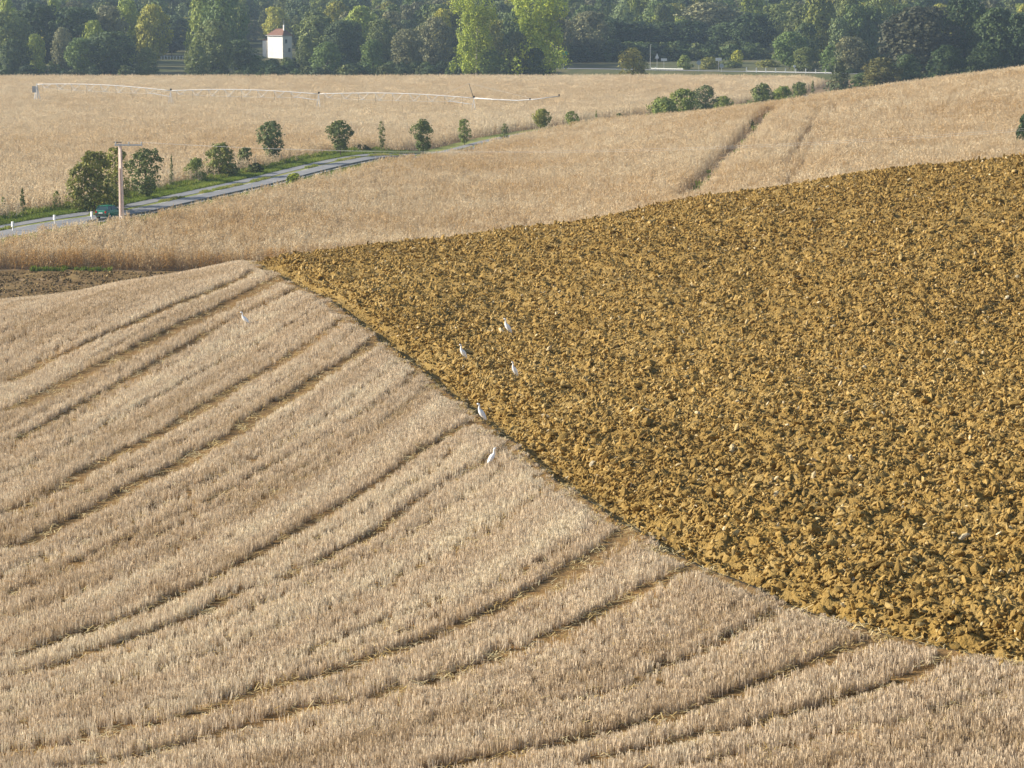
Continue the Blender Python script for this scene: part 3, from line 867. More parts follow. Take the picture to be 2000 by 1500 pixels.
o = scatter('verge_grass', np.column_stack([gp, terrain(gp[:, 0], gp[:, 1]) + .07])[sel], rand_rot(n, .1)[sel], np.repeat(rng.uniform(.6, 1.2, n)[:, None], 3, 1)[sel], GT, M['grass'], tint=tn[sel])
tag(o, 'bright green grass on the road verges and median', 'grass', kind='stuff')
wp = np.concatenate([road_pts(1500, 11.2, 13.4, 262, 425), road_pts(500, -7.6, -5.5, 270, 405)])
n0 = len(wp)
fx = np.stack([rng.uniform(-47, -39, 70), rng.uniform(248.6, 250.2, 70)], 1); fx2 = np.stack([rng.uniform(-30, -24.5, 70), rng.uniform(248.6, 250.4, 70)], 1)
tk = np.concatenate([a + (b - a) * rng.uniform(0, 1, (9, 1)) for a, b in zip(TRK[:-1], TRK[1:])]) + rng.normal(0, .4, (9 * (len(TRK) - 1), 2))
wp = np.concatenate([wp, fx, fx2, tk]); n = len(wp)
tn = np.clip(rng.normal(.62, .2, n), 0, 1); tn[n0:] = np.clip(rng.normal(.36, .15, n - n0), 0, .7)
sw = rng.uniform(.35, 1.0, n); sw[n0:n0 + 140] *= .6
o = scatter('tall_weeds', np.column_stack([wp, terrain(wp[:, 0], wp[:, 1]) + .05]), rand_rot(n, .12), np.repeat(sw[:, None], 3, 1), WD, M['grass'], tint=tn)
tag(o, 'tall weeds along the maize edges and in the gap through the hill', 'weeds', kind='stuff')

# ------------------------------------------------------------------ trees
def env(kind, t):
    if kind == 'round': return math.sqrt(max(0, 1 - ((t - .58) / .44) ** 2)) if .14 < t < 1.02 else 0
    if kind == 'oval': return math.sqrt(max(0, 1 - ((t - .55) / .47) ** 2)) if t > .08 else 0
    if kind == 'poplar': return (math.sin(PI * min(1, max(0, (t - .06) / .97)) ** .75)) ** .6 if t > .06 else 0
    if kind == 'plane': return (.75 + .25 * math.sin(t * 9)) * (1 if t < .75 else math.sqrt(max(0, 1 - ((t - .75) / .27) ** 2))) if t > .10 else 0
    if kind == 'shrub': return math.sqrt(max(0, 1 - ((t - .35) / .66) ** 2))
    if kind == 'cone': return max(0, 1.03 - t) * (1 if t > .1 else .75) ** 1
    if kind == 'young': return math.sqrt(max(0, 1 - ((t - .60) / .42) ** 2)) * (.85 + .15 * math.sin(t * 11)) if t > .20 else 0
    return 1
def crown_mesh(seed, kind, n, card, lobes=20, asp=1.0, lo=None):
    """leaf clumps over many small lobes; unit width, unit height"""
    r = random.Random(seed); rs = np.random.default_rng(seed)
    P = []; N = []; S = []; tries = 0
    L = []
    while len(L) < lobes and tries < 4000:
        tries += 1
        t = r.uniform(.04, .98); R = env(kind, t)
        if R < .12: continue
        a = r.uniform(0, 2 * PI); q = R * .5 * math.sqrt(r.uniform(.02, .78))
        lr = r.uniform(.06, .125) * (.6 + .4 * R) * (r.uniform(.7, 1.25) if kind == 'plane' else 1)
        q *= 1 + .38 * mnoise.noise(Vector((math.cos(a) * 1.6, math.sin(a) * 1.6, t * 3.3 + seed * .71)))
        L.append((q * math.cos(a), q * math.sin(a), min(t, 1.0 - lr * .6), lr))
    per = n // max(1, len(L))
    out = []; nor = []; leaf = []
    for (x, y, z, lr) in L:
        d = rs.normal(size=(per, 3)); d /= np.linalg.norm(d, axis=1)[:, None]
        rad = lr * rs.uniform(.55, 1.08, per)[:, None]
        pz = d * rad * np.array([1, 1, 1.0 / asp if kind != 'plane' else 1.7 / asp])
        out.append(np.array([x, y, z]) + pz); nor.append(d)
        leaf.append(np.clip(.5 + rs.normal(0, .22, per) + r.gauss(0, .14), 0, 1))
    loose = []
    while len(loose) < n * (.15 if kind == 'plane' else .45):
        t = r.uniform(.03, 1.0); R = env(kind, t) * .5
        if R < .03: continue
        a = r.uniform(0, 2 * PI); q = R * (r.random() ** .42) * (.88 + .42 * mnoise.noise(Vector((math.cos(a) * 1.6, math.sin(a) * 1.6, t * 3.3 + seed * .71))))
        loose.append((q * math.cos(a), q * math.sin(a), t))
    lo_ = np.array(loose); out.append(lo_)
    dd = lo_ * np.array([2, 2, 0]) + np.array([0, 0, .3]); nor.append(dd / (np.linalg.norm(dd, axis=1)[:, None] + 1e-6))
    leaf.append(np.clip(rs.normal(.45, .2, len(lo_)), 0, 1))
    C = np.concatenate(out); D = np.concatenate(nor); LF = np.concatenate(leaf)
    ok = C[:, 2] > (.02 if lo is None else lo); C, D, LF = C[ok], D[ok], LF[ok]
    k = len(C)
    nn = D + rs.normal(0, .42, (k, 3)); nn[:, 2] += .2; nn /= np.linalg.norm(nn, axis=1)[:, None]
    ref = rs.normal(size=(k, 3)); u = np.cross(nn, ref); u /= np.linalg.norm(u, axis=1)[:, None]; v = np.cross(nn, u)
    sz = card * rs.uniform(.55, 1.25, k)[:, None]
    S_ = np.array([1, 1, 1.0 / asp])
    q0 = C - u * sz * S_ * .5; q1 = C + v * sz * S_ * .42; q2 = C + u * sz * S_ * .6; q3 = C - v * sz * S_ * .42
    V = np.stack([q0, q1, q2, q3], 1).reshape(-1, 3)
    F = np.arange(4 * k).reshape(k, 4)
    me = mesh_from('crown', V, F, M['leaf'])
    a = me.attributes.new('leaf', 'FLOAT', 'FACE'); a.data.foreach_set('value', LF.astype(np.float32))
    return me
def trunk_mesh(seed, th, r0, limbs, fork, mat):
    r = random.Random(seed); mb = MB()
    b = (r.uniform(-.03, .03), r.uniform(-.03, .03))
    mb.tube([(0, 0, -.03), (0, 0, .02), (b[0] * .5, b[1] * .5, th * .5), (b[0], b[1], th)], [r0 * 1.35, r0, r0 * .8, r0 * .28], 7)
    for k in range(limbs):
        a = 2 * PI * k / limbs + r.uniform(-.5, .5); z0 = fork + (th - fork) * r.uniform(0, .65); l = r.uniform(.16, .34)
        f = z0 / th
        mb.tube([(b[0] * f, b[1] * f, z0), (b[0] * f + math.cos(a) * l * .5, b[1] * f + math.sin(a) * l * .5, z0 + l * .35), (b[0] * f + math.cos(a) * l, b[1] * f + math.sin(a) * l, z0 + l * .9)], [r0 * .5, r0 * .32, r0 * .1], 5)
    return mesh_from('trunk', mb.V, mb.F, mat, True)
_tc = {}
def shared(key, fn):
    if key not in _tc: _tc[key] = fn()
    return _tc[key]
def tree(name, label, cat, px, d, top, wpx, col, kind, seed, group, n=900, card=.06, bare=False, variants=None, bark='bark', fk=1.7):
    kx = float(ray(px, (top + 150) / 2)[0]); x = kx * d
    zg = tz(x, d); ztop = float(zat(px, top, d)); H = max(1.0, ztop - zg); W = wpx * d / FPX
    e = empty(name, (x, d, zg), random.uniform(0, 6.28)); tag(e, label, cat, group)
    asp = max(.5, min(3.0, H / W))
    if variants is None:
        cm = crown_mesh(seed, kind, n, card, lobes=70 if n > 1000 else 36, asp=asp)
        tm = trunk_mesh(seed, .72, .022, 4, .28, M[bark])
    else:
        k = seed % variants
        cm = shared((kind, k), lambda: crown_mesh(3000 + 31 * k + len(kind) * 7, kind, n, card, lobes=75, asp=1.25))
        tm = shared(('t', kind, k), lambda: trunk_mesh(60 + k, .75, .022, 5, .22, M[bark]))
    c = link('crown', cm, e); c.scale = (W, W, H); c.color = (col[0] * fk, col[1] * fk, col[2] * fk, 1)
    t = link('trunk', tm, e); t.scale = (min(W, H * .6), min(W, H * .6), H)
    return e
DK, DK2, OL, GR, YG, YL, BR, PL, BG = (.050, .080, .026), (.072, .105, .036), (.13, .155, .046), (.105, .15, .040), (.21, .25, .042), (.28, .27, .042), (.145, .145, .070), (.24, .29, .036), (.15, .19, .075)
def wt(px, d, top, w, col, kind, label, seed): return (px, d, top, w, col, kind, label, seed)
WOOD = [
 (12, 800, 22, 95, OL, 'round', 'olive tree at the left edge of the photo above the flat maize'),
 (75, 815, 8, 105, DK, 'round', 'broad dark oak second from the left photo edge'),
 (15, 850, -8, 45, YG, 'poplar', 'tall yellow-green poplar behind the leftmost dark trees'),
 (70, 780, 66, 36, YG, 'shrub', 'small bright yellow-green tree low before the dark oaks at left'),
 (30, 775, 78, 60, DK2, 'round', 'low dark tree at the left end of the wood edge'),
 (122, 785, 54, 42, BR, 'oval', 'small grey-brown tree before the dark oaks at left'),
 (150, 812, 14, 95, DK, 'round', 'big dark oak above the left end of the irrigation boom'),
 (105, 855, -2, 40, YG, 'poplar', 'light green poplar top between two dark oaks'),
 (182, 795, 40, 40, YG, 'oval', 'narrow yellow-green tree between dark crowns left of the white railing'),
 (215, 820, 12, 75, BR, 'oval', 'grey-olive tree with thin foliage behind the dark hedge'),
 (215, 775, 62, 90, DK2, 'round', 'low wide dark tree above the boom at the wood edge'),
 (160, 772, 74, 60, GR, 'round', 'low green bushy tree at the wood edge left of centre dark trees'),
 (250, 850, 0, 60, YG, 'oval', 'yellow-green crown showing above the dark oaks left of the tall poplar'),
 (298, 845, 8, 62, YL, 'round', 'brightest yellow tree above the white railing'),
 (335, 935, 30, 110, DK2, 'round', 'large rounded grey-green oak above the white railing'),
 (285, 778, 92, 44, OL, 'shrub', 'pale olive shrub left of the white railing'),
 (392, 840, -12, 52, YG, 'poplar', 'tall yellow-green poplar left of the white house'),
 (440, 830, -25, 85, GR, 'poplar', 'tallest dark green poplar left of the white house'),
 (420, 790, 40, 72, OL, 'oval', 'grey-olive tree at the foot of the tall dark poplar'),
 (385, 780, 88, 46, OL, 'shrub', 'light olive bush right of the white railing'),
 (466, 800, 78, 60, DK2, 'round', 'dark bushy tree just left of the white house'),
 (478, 1015, 34, 56, BR, 'oval', 'grey-brown tree behind and left of the white house'),
 (540, 985, 14, 46, YL, 'round', 'yellow tree rising behind the white house'),
 (500, 800, 108, 48, GR, 'shrub', 'green bush hiding the left foot of the white house'),
 (560, 805, 112, 26, OL, 'shrub', 'pale bush in front of the white house wall'),
 (596, 820, 72, 36, OL, 'oval', 'narrow olive tree touching the right side of the white house'),
 (618, 860, 30, 76, OL, 'round', 'grey-olive tree right of the white house'),
 (640, 790, 82, 60, GR, 'shrub', 'green thicket right of the white house'),
 (668, 840, 40, 62, DK2, 'round', 'dark olive tree in the middle of the wood edge'),
 (705, 880, 12, 66, YG, 'round', 'yellow-green rounded tree left of the big plane trees'),
 (728, 800, 78, 46, GR, 'shrub', 'rounded green bush midway between the house and the plane trees'),
 (745, 850, 38, 56, OL, 'oval', 'olive tree behind the rounded green bush'),
 (768, 890, 22, 50, BR, 'oval', 'tan autumn tree left of the big plane trees'),
 (795, 810, 56, 60, BR, 'round', 'brownish oak at the wood edge left of the plane trees'),
 (850, 830, 34, 66, BR, 'round', 'brown-olive tree next to the left plane tree'),
 (865, 860, 18, 44, YL, 'round', 'yellow crown peeping over the brown tree beside the plane trees'),
 (930, 760, -22, 96, PL, 'plane', 'left one of the two big plane trees with bright hanging foliage'),
 (1050, 765, -40, 132, (.26, .31, .042), 'plane', 'right one of the two big plane trees, brightest yellow-green'),
 (1012, 757, 62, 44, (.07, .085, .045), 'oval', 'grey-green tree standing between the two plane trees'),
 (1046, 757, 94, 42, DK2, 'shrub', 'dark bush under the right plane tree'),
 (962, 758, 98, 44, GR, 'shrub', 'green bush under the left plane tree'),
 (1150, 900, 22, 76, BR, 'round', 'grey-brown tree right of the plane trees'),
 (1195, 930, 36, 78, DK, 'round', 'dark tree above the green road sign'),
 (1248, 935, 42, 80, DK, 'round', 'dark tree behind the round roadside bush'),
 (1215, 985, 10, 50, BG, 'oval', 'pale bluish tree above the dark row at right of centre'),
 (1300, 940, 44, 80, DK2, 'round', 'dark tree behind the white triangle sign'),
 (1300, 990, 14, 54, YG, 'round', 'yellow-green crown above the white triangle sign'),
 (1350, 940, 40, 80, DK, 'round', 'dark tree behind the grey disc signs'),
 (1385, 985, 4, 120, BR, 'round', 'wide grey-brown crown above the dark row'),
 (1340, 980, 30, 60, YG, 'oval', 'olive-yellow tree top behind the dark row'),
 (1420, 935, 44, 78, DK2, 'round', 'dark tree left of the rounded dark oak at the road bend'),
 (1472, 930, 26, 92, DK, 'round', 'rounded dark oak at the road bend'),
 (1520, 960, 8, 66, OL, 'oval', 'pale olive tree behind the rounded dark oak'),
 (1542, 835, 62, 62, GR, 'round', 'round dark green tree above the middle of the white post fence'),
 (1600, 880, -18, 76, (.12, .135, .03), 'poplar', 'tall olive-yellow poplar above the white post fence'),
 (1658, 890, -14, 66, OL, 'poplar', 'tall olive poplar right of the yellowish one'),
 (1715, 880, -18, 66, OL, 'poplar', 'tall poplar left of the big brown-grey oak'),
 (1575, 815, 92, 52, OL, 'shrub', 'olive bush behind the middle of the white post fence'),
 (1625, 810, 88, 50, GR, 'shrub', 'green bush behind the right end of the white post fence'),
 (1665, 780, 72, 62, BR, 'oval', 'brownish tree right of the white post fence'),
 (1795, 740, 14, 136, (.060, .062, .034), 'round', 'big brown-grey oak above the maize ridge'),
 (1722, 690, 112, 72, (.11, .105, .03), 'shrub', 'yellow-olive bush at the ridge line left of the big oak'),
 (1772, 695, 106, 56, DK2, 'shrub', 'dark bush at the foot of the big brown-grey oak'),
 (1885, 745, -10, 92, DK, 'round', 'tall dark tree right of the big brown-grey oak'),
 (1945, 735, 16, 96, DK2, 'round', 'dark tree second from the right photo edge'),
 (1998, 730, 28, 80, DK, 'round', 'dark tree at the right photo edge above the ridge'),
 (1850, 700, 88, 70, DK, 'shrub', 'low dark thicket on the ridge line between the dark trees'),
 (1925, 705, 84, 70, DK2, 'shrub', 'low dark thicket near the right photo edge'),
]
for k, (px, d, top, w, col, kind, lab) in enumerate(WOOD):
    cat = 'bush' if kind == 'shrub' else 'tree'
    j = random.Random(k).uniform(.88, 1.12)
    w *= 1.18; tree({'round': 'oak_tree', 'oval': 'broadleaf_tree', 'poplar': 'poplar_tree', 'plane': 'plane_tree', 'shrub': 'bush'}[kind], lab, cat, px, d, top, w, tuple(c * j for c in col), kind, k, 'trees of the far wood edge', fk=1.4 if col not in (DK, DK2) else 1.1,
         n=5200 if kind != 'plane' else 13000, card=.050 if kind != 'plane' else .028, variants=None if kind == 'plane' else (5 if kind == 'round' else 3), bark='bark_pale' if kind in ('plane', 'poplar') else 'bark')
ROADT = [
 (150, 302, 322, 54, (.10, .125, .03), 'shrub', 'low spreading bush at the left foot of the big clump', 'bush'),
 (2, 300, 383, 26, GR, 'cone', 'small dark conifer cut by the left photo edge', 'conifer'),
 (40, 295, 364, 23, DK2, 'cone', 'slim dark conifer left of the leaning leafy shrub clump', 'conifer'),
 (107, 303, 372, 19, GR, 'shrub', 'tiny round sapling before the big leafy clump', 'sapling'),
 (180, 303, 296, 98, (0.102, 0.123, 0.032), 'shrub', 'left, yellow-tipped bush of the big clump behind the utility pole', 'bush'),
 (224, 309, 288, 70, (0.123, 0.152, 0.035), 'shrub', 'tall green bush directly behind the utility pole', 'bush'),
 (281, 321, 290, 74, DK2, 'oval', 'dark leafy tree right of the utility pole', 'tree'),
 (333, 338, 299, 16, DK2, 'cone', 'slender upright sapling right of the utility pole', 'sapling'),
 (380, 349, 308, 46, GR, 'shrub', 'round bush third clump along the road right of the pole', 'bush'),
 (430, 359, 280, 74, (0.094, 0.123, 0.035), 'shrub', 'broad bush with a yellowish top shoot beside the road', 'bush'),
 (477, 373, 288, 38, DK2, 'young', 'small tree on a thin stem right of the broad bush', 'tree'),
 (530, 383, 236, 64, (0.072, 0.109, 0.046), 'young', 'large young tree crossed by the overhead wire', 'tree'),
 (664, 401, 235, 58, DK2, 'young', 'round-headed young tree on a thin trunk mid roadside', 'tree'),
 (745, 418, 236, 19, DK2, 'young', 'narrow young tree between the two round-headed roadside trees', 'tree'),
 (826, 415, 232, 52, DK2, 'young', 'young tree where the road disappears behind the maize', 'tree'),
 (907, 448, 232, 31, GR, 'oval', 'oval shrub right of the road end, first in the receding line', 'shrub'),
 (986, 457, 241, 19, DK2, 'shrub', 'little dark shrub second in the receding line', 'shrub'),
 (1058, 474, 213, 44, (0.131, 0.16, 0.043), 'young', 'loose light-green sapling tree in the receding line', 'tree'),
 (1116, 481, 217, 31, GR, 'oval', 'bushy green sapling next to the loose light-green one', 'sapling'),
 (1165, 491, 213, 11, GR, 'cone', 'very slim upright sapling in the receding line', 'sapling'),
 (1210, 503, 221, 19, DK2, 'shrub', 'tiny round bush left of the first dense clump', 'bush'),
 (1297, 528, 192, 68, GR, 'shrub', 'low left bush of the first dense clump on the ridge', 'bush'),
 (1337, 535, 175, 60, GR, 'oval', 'second bush of the first dense clump on the ridge', 'bush'),
 (1378, 542, 167, 54, (0.065, 0.094, 0.043), 'oval', 'pointed dark bush of the first dense clump on the ridge', 'bush'),
 (1413, 548, 188, 42, GR, 'oval', 'small right-end bush of the first dense clump on the ridge', 'bush'),
 (1490, 580, 164, 58, DK2, 'shrub', 'left bush of the second clump on the ridge', 'bush'),
 (1530, 588, 169, 50, GR, 'shrub', 'middle bush of the second clump on the ridge', 'bush'),
 (1563, 596, 161, 42, DK2, 'oval', 'third bush of the second clump on the ridge', 'bush'),
 (1588, 604, 155, 16, DK2, 'cone', 'thin pointed bush ending the second clump on the ridge', 'bush'),
 (1640, 650, 112, 66, (0.065, 0.09, 0.049), 'cone', 'dark cone-shaped bush at the end of the white post fence', 'bush'),
 (1338, 838, 108, 34, GR, 'shrub', 'green bush right of the small white name board', 'bush'),
 (1388, 842, 113, 44, OL, 'shrub', 'olive bush behind the white board sign', 'bush'),
 (1440, 872, 98, 30, YG, 'shrub', 'yellow-green thicket before the dark oak at the bend', 'bush'),
 (1428, 850, 120, 44, DK2, 'shrub', 'low dark bush right of the white board sign', 'bush'),
 (1500, 850, 118, 50, OL, 'shrub', 'low olive bush on the slope above the white post fence', 'bush'),
 (1236, 768, 93, 62, (.16, .17, .045), 'shrub', 'round bush standing alone beside the far road', 'bush'),
]
for k, (px, d, top, w, col, kind, lab, cat) in enumerate(ROADT):
    big = w > 40
    w *= 1.02; col = (col[0] * 1.22, col[1] * 1.03, col[2] * .9); tree({'conifer': 'conifer', 'tree': 'young_tree', 'sapling': 'sapling', 'bush': 'bush', 'shrub': 'shrub'}[cat], lab, cat, px, d, top, w, col, kind, 5000 + k, 'trees and bushes lining the country road' if k < 29 else None,
         n=2000 if big else 900, card=.060 if big else .09)
# light yellow-green weed bush by the rail and a shrub in the hill maize
def small_bush(name, label, px, py, d, wpx, hpx, col, seed, card=.12):
    x = float(ray(px, py)[0]) * d; z = tz(x, d); s = FPX / d
    e = empty(name, (x, d, z)); tag(e, label, 'bush')
    c = link('crown', crown_mesh(seed, 'shrub', 1100, card, 36, 1.0), e); c.scale = (wpx / s, wpx / s, hpx / s); c.color = (*col, 1)
    return e
xa, ya = road_off(np.array([345.0]), -1.5)
small_bush('bush', 'bright lime-green bush against the guard rail', 1000 + float(xa[0]) / float(ya[0]) * FPX, 388, float(ya[0]), 34, 22, (.34, .38, .05), 61)
small_bush('bush', 'dark green bush cut by the right photo edge in the maize', 2000, 262, 300, 34, 74, (.04, .07, .025), 62)
small_bush('bush', 'small green bush inside the gap through the hill maize', 1466, 243, float(TRK[1, 1]) - 8, 17, 15, (.09, .13, .035), 63)
small_bush('weed_clump', 'low dark weed clump beside the lone young tree by the road', 500, 326, 365, 34, 22, (.08, .10, .025), 64)
small_bush('weed_clump', 'low green weed clump left of the narrow young tree', 705, 300, 420, 40, 14, (.09, .11, .03), 65)

# wooded hills far behind: a mass nobody could count
far_k = [crown_mesh(7000 + k, ['round', 'oval', 'poplar', 'round', 'oval'][k], 2600, .065, 70, 1.3) for k in range(5)]
for m_ in far_k: m_.materials.clear(); m_.materials.append(M['leaf_far'])
def far_wood(n, y0, y1):
    y = y0 + (y1 - y0) * rng.uniform(0, 1, n) ** .9
    x = rng.uniform(-.235, .235, n) * y
    return np.stack([x, y], 1)
p = np.concatenate([far_wood(420, 850, 1010), far_wood(1150, 1000, 1420), far_wood(500, 1400, 1750)])
ppx = 1000 + p[:, 0] / p[:, 1] * FPX
clear = ((ppx > 425) & (ppx < 610) & (p[:, 1] < 1000)) | ((ppx > 1090) & (ppx < 1540) & (p[:, 1] < 985)) | ((ppx > 290) & (ppx < 400) & (p[:, 1] < 940))
p = p[~clear]; n = len(p)
pal = np.array([DK, DK2, OL, GR, YG, YL, BR, BG, OL, GR, BG])
hue = pal[rng.integers(0, len(pal), n)] * rng.uniform(.85, 1.2, (n, 1))
hh = rng.uniform(11, 21, n); ww = rng.uniform(.42, .75, n) * hh
o = scatter('far_forest', np.column_stack([p, terrain(p[:, 0], p[:, 1]) - .5]), np.column_stack([np.zeros(n), np.zeros(n), rng.uniform(0, 6.28, n)]), np.column_stack([ww, ww, hh]), far_k, M['leaf_far'], hue=hue)
tag(o, 'hazy mixed autumn forest rising behind the front row of trees', 'forest', kind='stuff')
# undergrowth that closes the foot of the wood
und = crown_mesh(7100, 'shrub', 700, .12, 24, 1.0); und.materials.clear(); und.materials.append(M['leaf_far'])
un = 640
ux = rng.uniform(-.215, .225, un); uy = np.where(ux > .135, rng.uniform(690, 740, un), rng.uniform(762, 830, un))
upx = 1000 + ux * FPX
hedge = rng.uniform(0, 1, un) < .22
ux = np.where(hedge, rng.uniform(.02, .098, un), ux); uy = np.where(hedge, rng.uniform(895, 925, un), uy); upx = 1000 + ux * FPX
keepu = hedge | ~((upx > 1075) & (upx < 1640)) & ~((upx > 296) & (upx < 396))
ux, uy = (ux * uy)[keepu], uy[keepu]; un = len(ux)
uh = rng.uniform(1.8, 4.5, un); uh = np.where(uy > 880, uh + 2.5, uh); uw = uh * rng.uniform(1.1, 1.8, un)
o = scatter('undergrowth', np.column_stack([ux, uy, terrain(ux, uy) - .2]), np.column_stack([np.zeros(un), np.zeros(un), rng.uniform(0, 6.28, un)]), np.column_stack([uw, uw, uh]), [und], M['leaf_far'], hue=pal[rng.integers(0, 4, un)] * rng.uniform(.7, 1.1, (un, 1)), idx=np.zeros(un, int))
tag(o, 'low dark brambles along the foot of the wood', 'undergrowth', kind='stuff')

# ------------------------------------------------------------------ far road on its bank, fence and signs
FR = [(1060, 822), (1120, 818), (1200, 812), (1320, 800), (1450, 788), (1640, 770), (1760, 758)]
fxy = np.array([((px - 1000) / FPX * d, d) for px, d in FR])
ft = np.linspace(0, len(fxy) - 1, 60)
fc = np.stack([np.interp(ft, np.arange(len(fxy)), fxy[:, k]) for k in (0, 1)], 1)
def far_ribbon(name, offs, hts, mat, **kw):
    X = np.stack([fc[:, 0]] * len(offs), 1); Y = fc[:, 1:2] + np.array(offs)[None, :]
    Z = np.broadcast_to(np.array(hts) - 26.0, X.shape)
    return tag(sheet(name, X, Y, Z, mat, False), kind='structure', **kw)
M['bank'] = mat_noise('bank_grass', (.095, .10, .04), (.07, .08, .03), .3, c=(.15, .125, .06), scale2=.08)
far_ribbon('bank', [-11, -5.5, 5.5, 13], [-.4, 1.25, 1.25, 0.1], M['bank'], label='grassy bank that carries the far road past the fence', cat='bank')
FRD = far_ribbon('far_road', [-3.6, 3.6], [1.32, 1.32], M['asphalt'], label='far grey road beyond the maize below the dark trees', cat='road')
far_ribbon('far_meadow', [14, 60, 120], [.25, .6, 2.2], M['bank'], label='dry grassy slope between the far road and the dark trees', cat='meadow')
sel = fc[(fc[:, 0] > 46) & (fc[:, 0] < 70)]
o = link('edge_line', mesh_from('edge_line', [v for a in sel for v in ((a[0], a[1] - 3.3, -24.655), (a[0], a[1] - 2.7, -24.655))], [(2 * i, 2 * i + 2, 2 * i + 3, 2 * i + 1) for i in range(len(sel) - 1)], M['paint']), FRD)
def far_pt(px, off=0.0):
    x = np.interp(px, [1000 + a[0] / a[1] * FPX for a in fc], fc[:, 0]); y = np.interp(x, fc[:, 0], fc[:, 1]) + off
    return float(x), float(y), -24.75 - (.5 if off < -6 else 0)
FE = empty('post_fence', far_pt(1452, -5.2)); tag(FE, 'white post and rail fence along the far road', 'fence')
f0 = Vector(FE.location); prev = None
for px in (1452, 1471, 1489, 1508, 1527, 1547, 1566, 1585, 1604, 1622):
    q = Vector(far_pt(px, -5.2)) - f0
    MB().box((q.x, q.y, .68), (.30, .26, 1.5)).build('post', M['white'], FE)
    if prev is not None:
        m_ = (prev + q) / 2; dq = q - prev
        MB().box((m_.x, m_.y - .16, .36), (dq.length - .02, .05, .16), math.atan2(dq.y, dq.x)).build('rail', M['white'], FE)
    prev = q
# pale crash barrier in front of the lone bush
BRR = empty('crash_barrier', far_pt(1268, -4.6)); tag(BRR, 'pale crash barrier right of the lone round bush', 'barrier')
b0 = Vector(BRR.location); q0 = Vector(far_pt(1268, -4.6)) - b0; q1 = Vector(far_pt(1330, -4.6)) - b0
mb = MB(); dq = q1 - q0
mb.box(((q0.x + q1.x) / 2, (q0.y + q1.y) / 2, .62), (dq.length, .08, .34), math.atan2(dq.y, dq.x)); mb.build('rail', M['white'], BRR)
for t in np.linspace(.04, .96, 5):
    q = q0 + dq * t; MB().box((q.x, q.y + .12, .3), (.14, .14, .8)).build('post', M['steel'], BRR)
MB().box((q0.x + dq.x * .14, q0.y - .2, .45), (.28, .2, 1.1)).build('marker', M['white'], BRR)
def sign(name, label, px, off, py_top, py_bot, draw):
    x, y, z = far_pt(px, off); z += 0 if abs(off) < 5 else -.0
    if off > 6: z = -25.7
    s = FPX / y
    e = empty(name, (x, y, z)); tag(e, label, 'sign')
    zt = float(zat(px, py_top, y)) - z; zb = float(zat(px, py_bot, y)) - z
    draw(e, zb, zt)
    MB().tube([(0, .06, -.1), (0, .06, zt - .05)], .045, 6).build('post', M['steel'], e)
    return e
def board(w, mat, back=None):
    def f(e, zb, zt): MB().box((0, 0, (zb + zt) / 2), (w, .05, zt - zb)).build('board', mat, e)
    return f
def tri(w):
    def f(e, zb, zt):
        mb = MB(); V = [(-w / 2, -.03, zb), (w / 2, -.03, zb), (0, -.03, zt), (-w / 2, .03, zb), (w / 2, .03, zb), (0, .03, zt)]
        mb.add(V, [(0, 1, 2), (5, 4, 3), (0, 3, 4, 1), (1, 4, 5, 2), (2, 5, 3, 0)]); mb.build('board', M['white'], e)
    return f
def disc(r, mat):
    def f(e, zb, zt):
        mb = MB(); zc = (zb + zt) / 2; mb.tube([(0, -.03, zc), (0, .03, zc)], (zt - zb) / 2, 14); mb.build('board', mat, e)
    return f
sign('road_sign', 'white triangular road sign right of the lone bush', 1283, 5.0, 104, 114, tri(1.25))
sign('road_sign', 'small white name board just right of the triangular sign', 1297, 6.5, 114, 119, board(1.9, M['white']))
sign('road_sign', 'left one of two grey disc signs by the far road', 1360, -5.0, 118, 127, disc(.6, M['sign_grey']))
sign('road_sign', 'right one of two grey disc signs, under the white board', 1404, -5.0, 124, 133, disc(.6, M['sign_grey']))
sign('road_sign', 'white board sign above the right grey disc', 1404, 7.0, 113, 119, board(1.9, M['white']))
sign('road_sign', 'small round white sign behind the white post fence', 1551, 4.8, 127, 132, disc(.4, M['white']))
sign('road_sign', 'green direction sign below the dark trees right of the plane trees', 1100, 5.5, 100, 107, board(2.6, M['sign_green']))
x, y, z = far_pt(1270, 6.0); zt = float(zat(1270, 87, y)) - z
e = empty('lamp_pole', (x, y, z - .4)); tag(e, 'thin grey pole behind the lone round bush', 'pole')
MB().tube([(0, 0, 0), (0, 0, zt + .4)], [.08, .05], 6).build('post', M['steel'], e)
MB().tube([(0, 0, zt + .36), (.5, -.1, zt + .42)], [.04, .03], 5).build('arm', M['steel'], e)
# second guard fence on the bend
GF = empty('bend_fence', ((1430 - 1000) / FPX * 925, 925, tz((1430 - 1000) / FPX * 925, 925))); tag(GF, 'low dark railing climbing at the bend under the dark oak', 'fence')
g0 = Vector(GF.location)
pv = None
for k, px in enumerate(range(1424, 1500, 9)):
    d = 925; x = (px - 1000) / FPX * d; zz = float(zat(px, 114.5 - (px - 1424) * .085, d))
    q = Vector((x, d, zz)) - g0
    MB().box((q.x, q.y, q.z - .3), (.22, .2, 1.9)).build('post', M['sign_grey'], GF)
    if pv is not None:
        dq = q - pv; MB().tube([pv + Vector((0, -.14, .3)), q + Vector((0, -.14, .3))], .07, 5).build('rail', M['sign_grey'], GF)
    pv = q
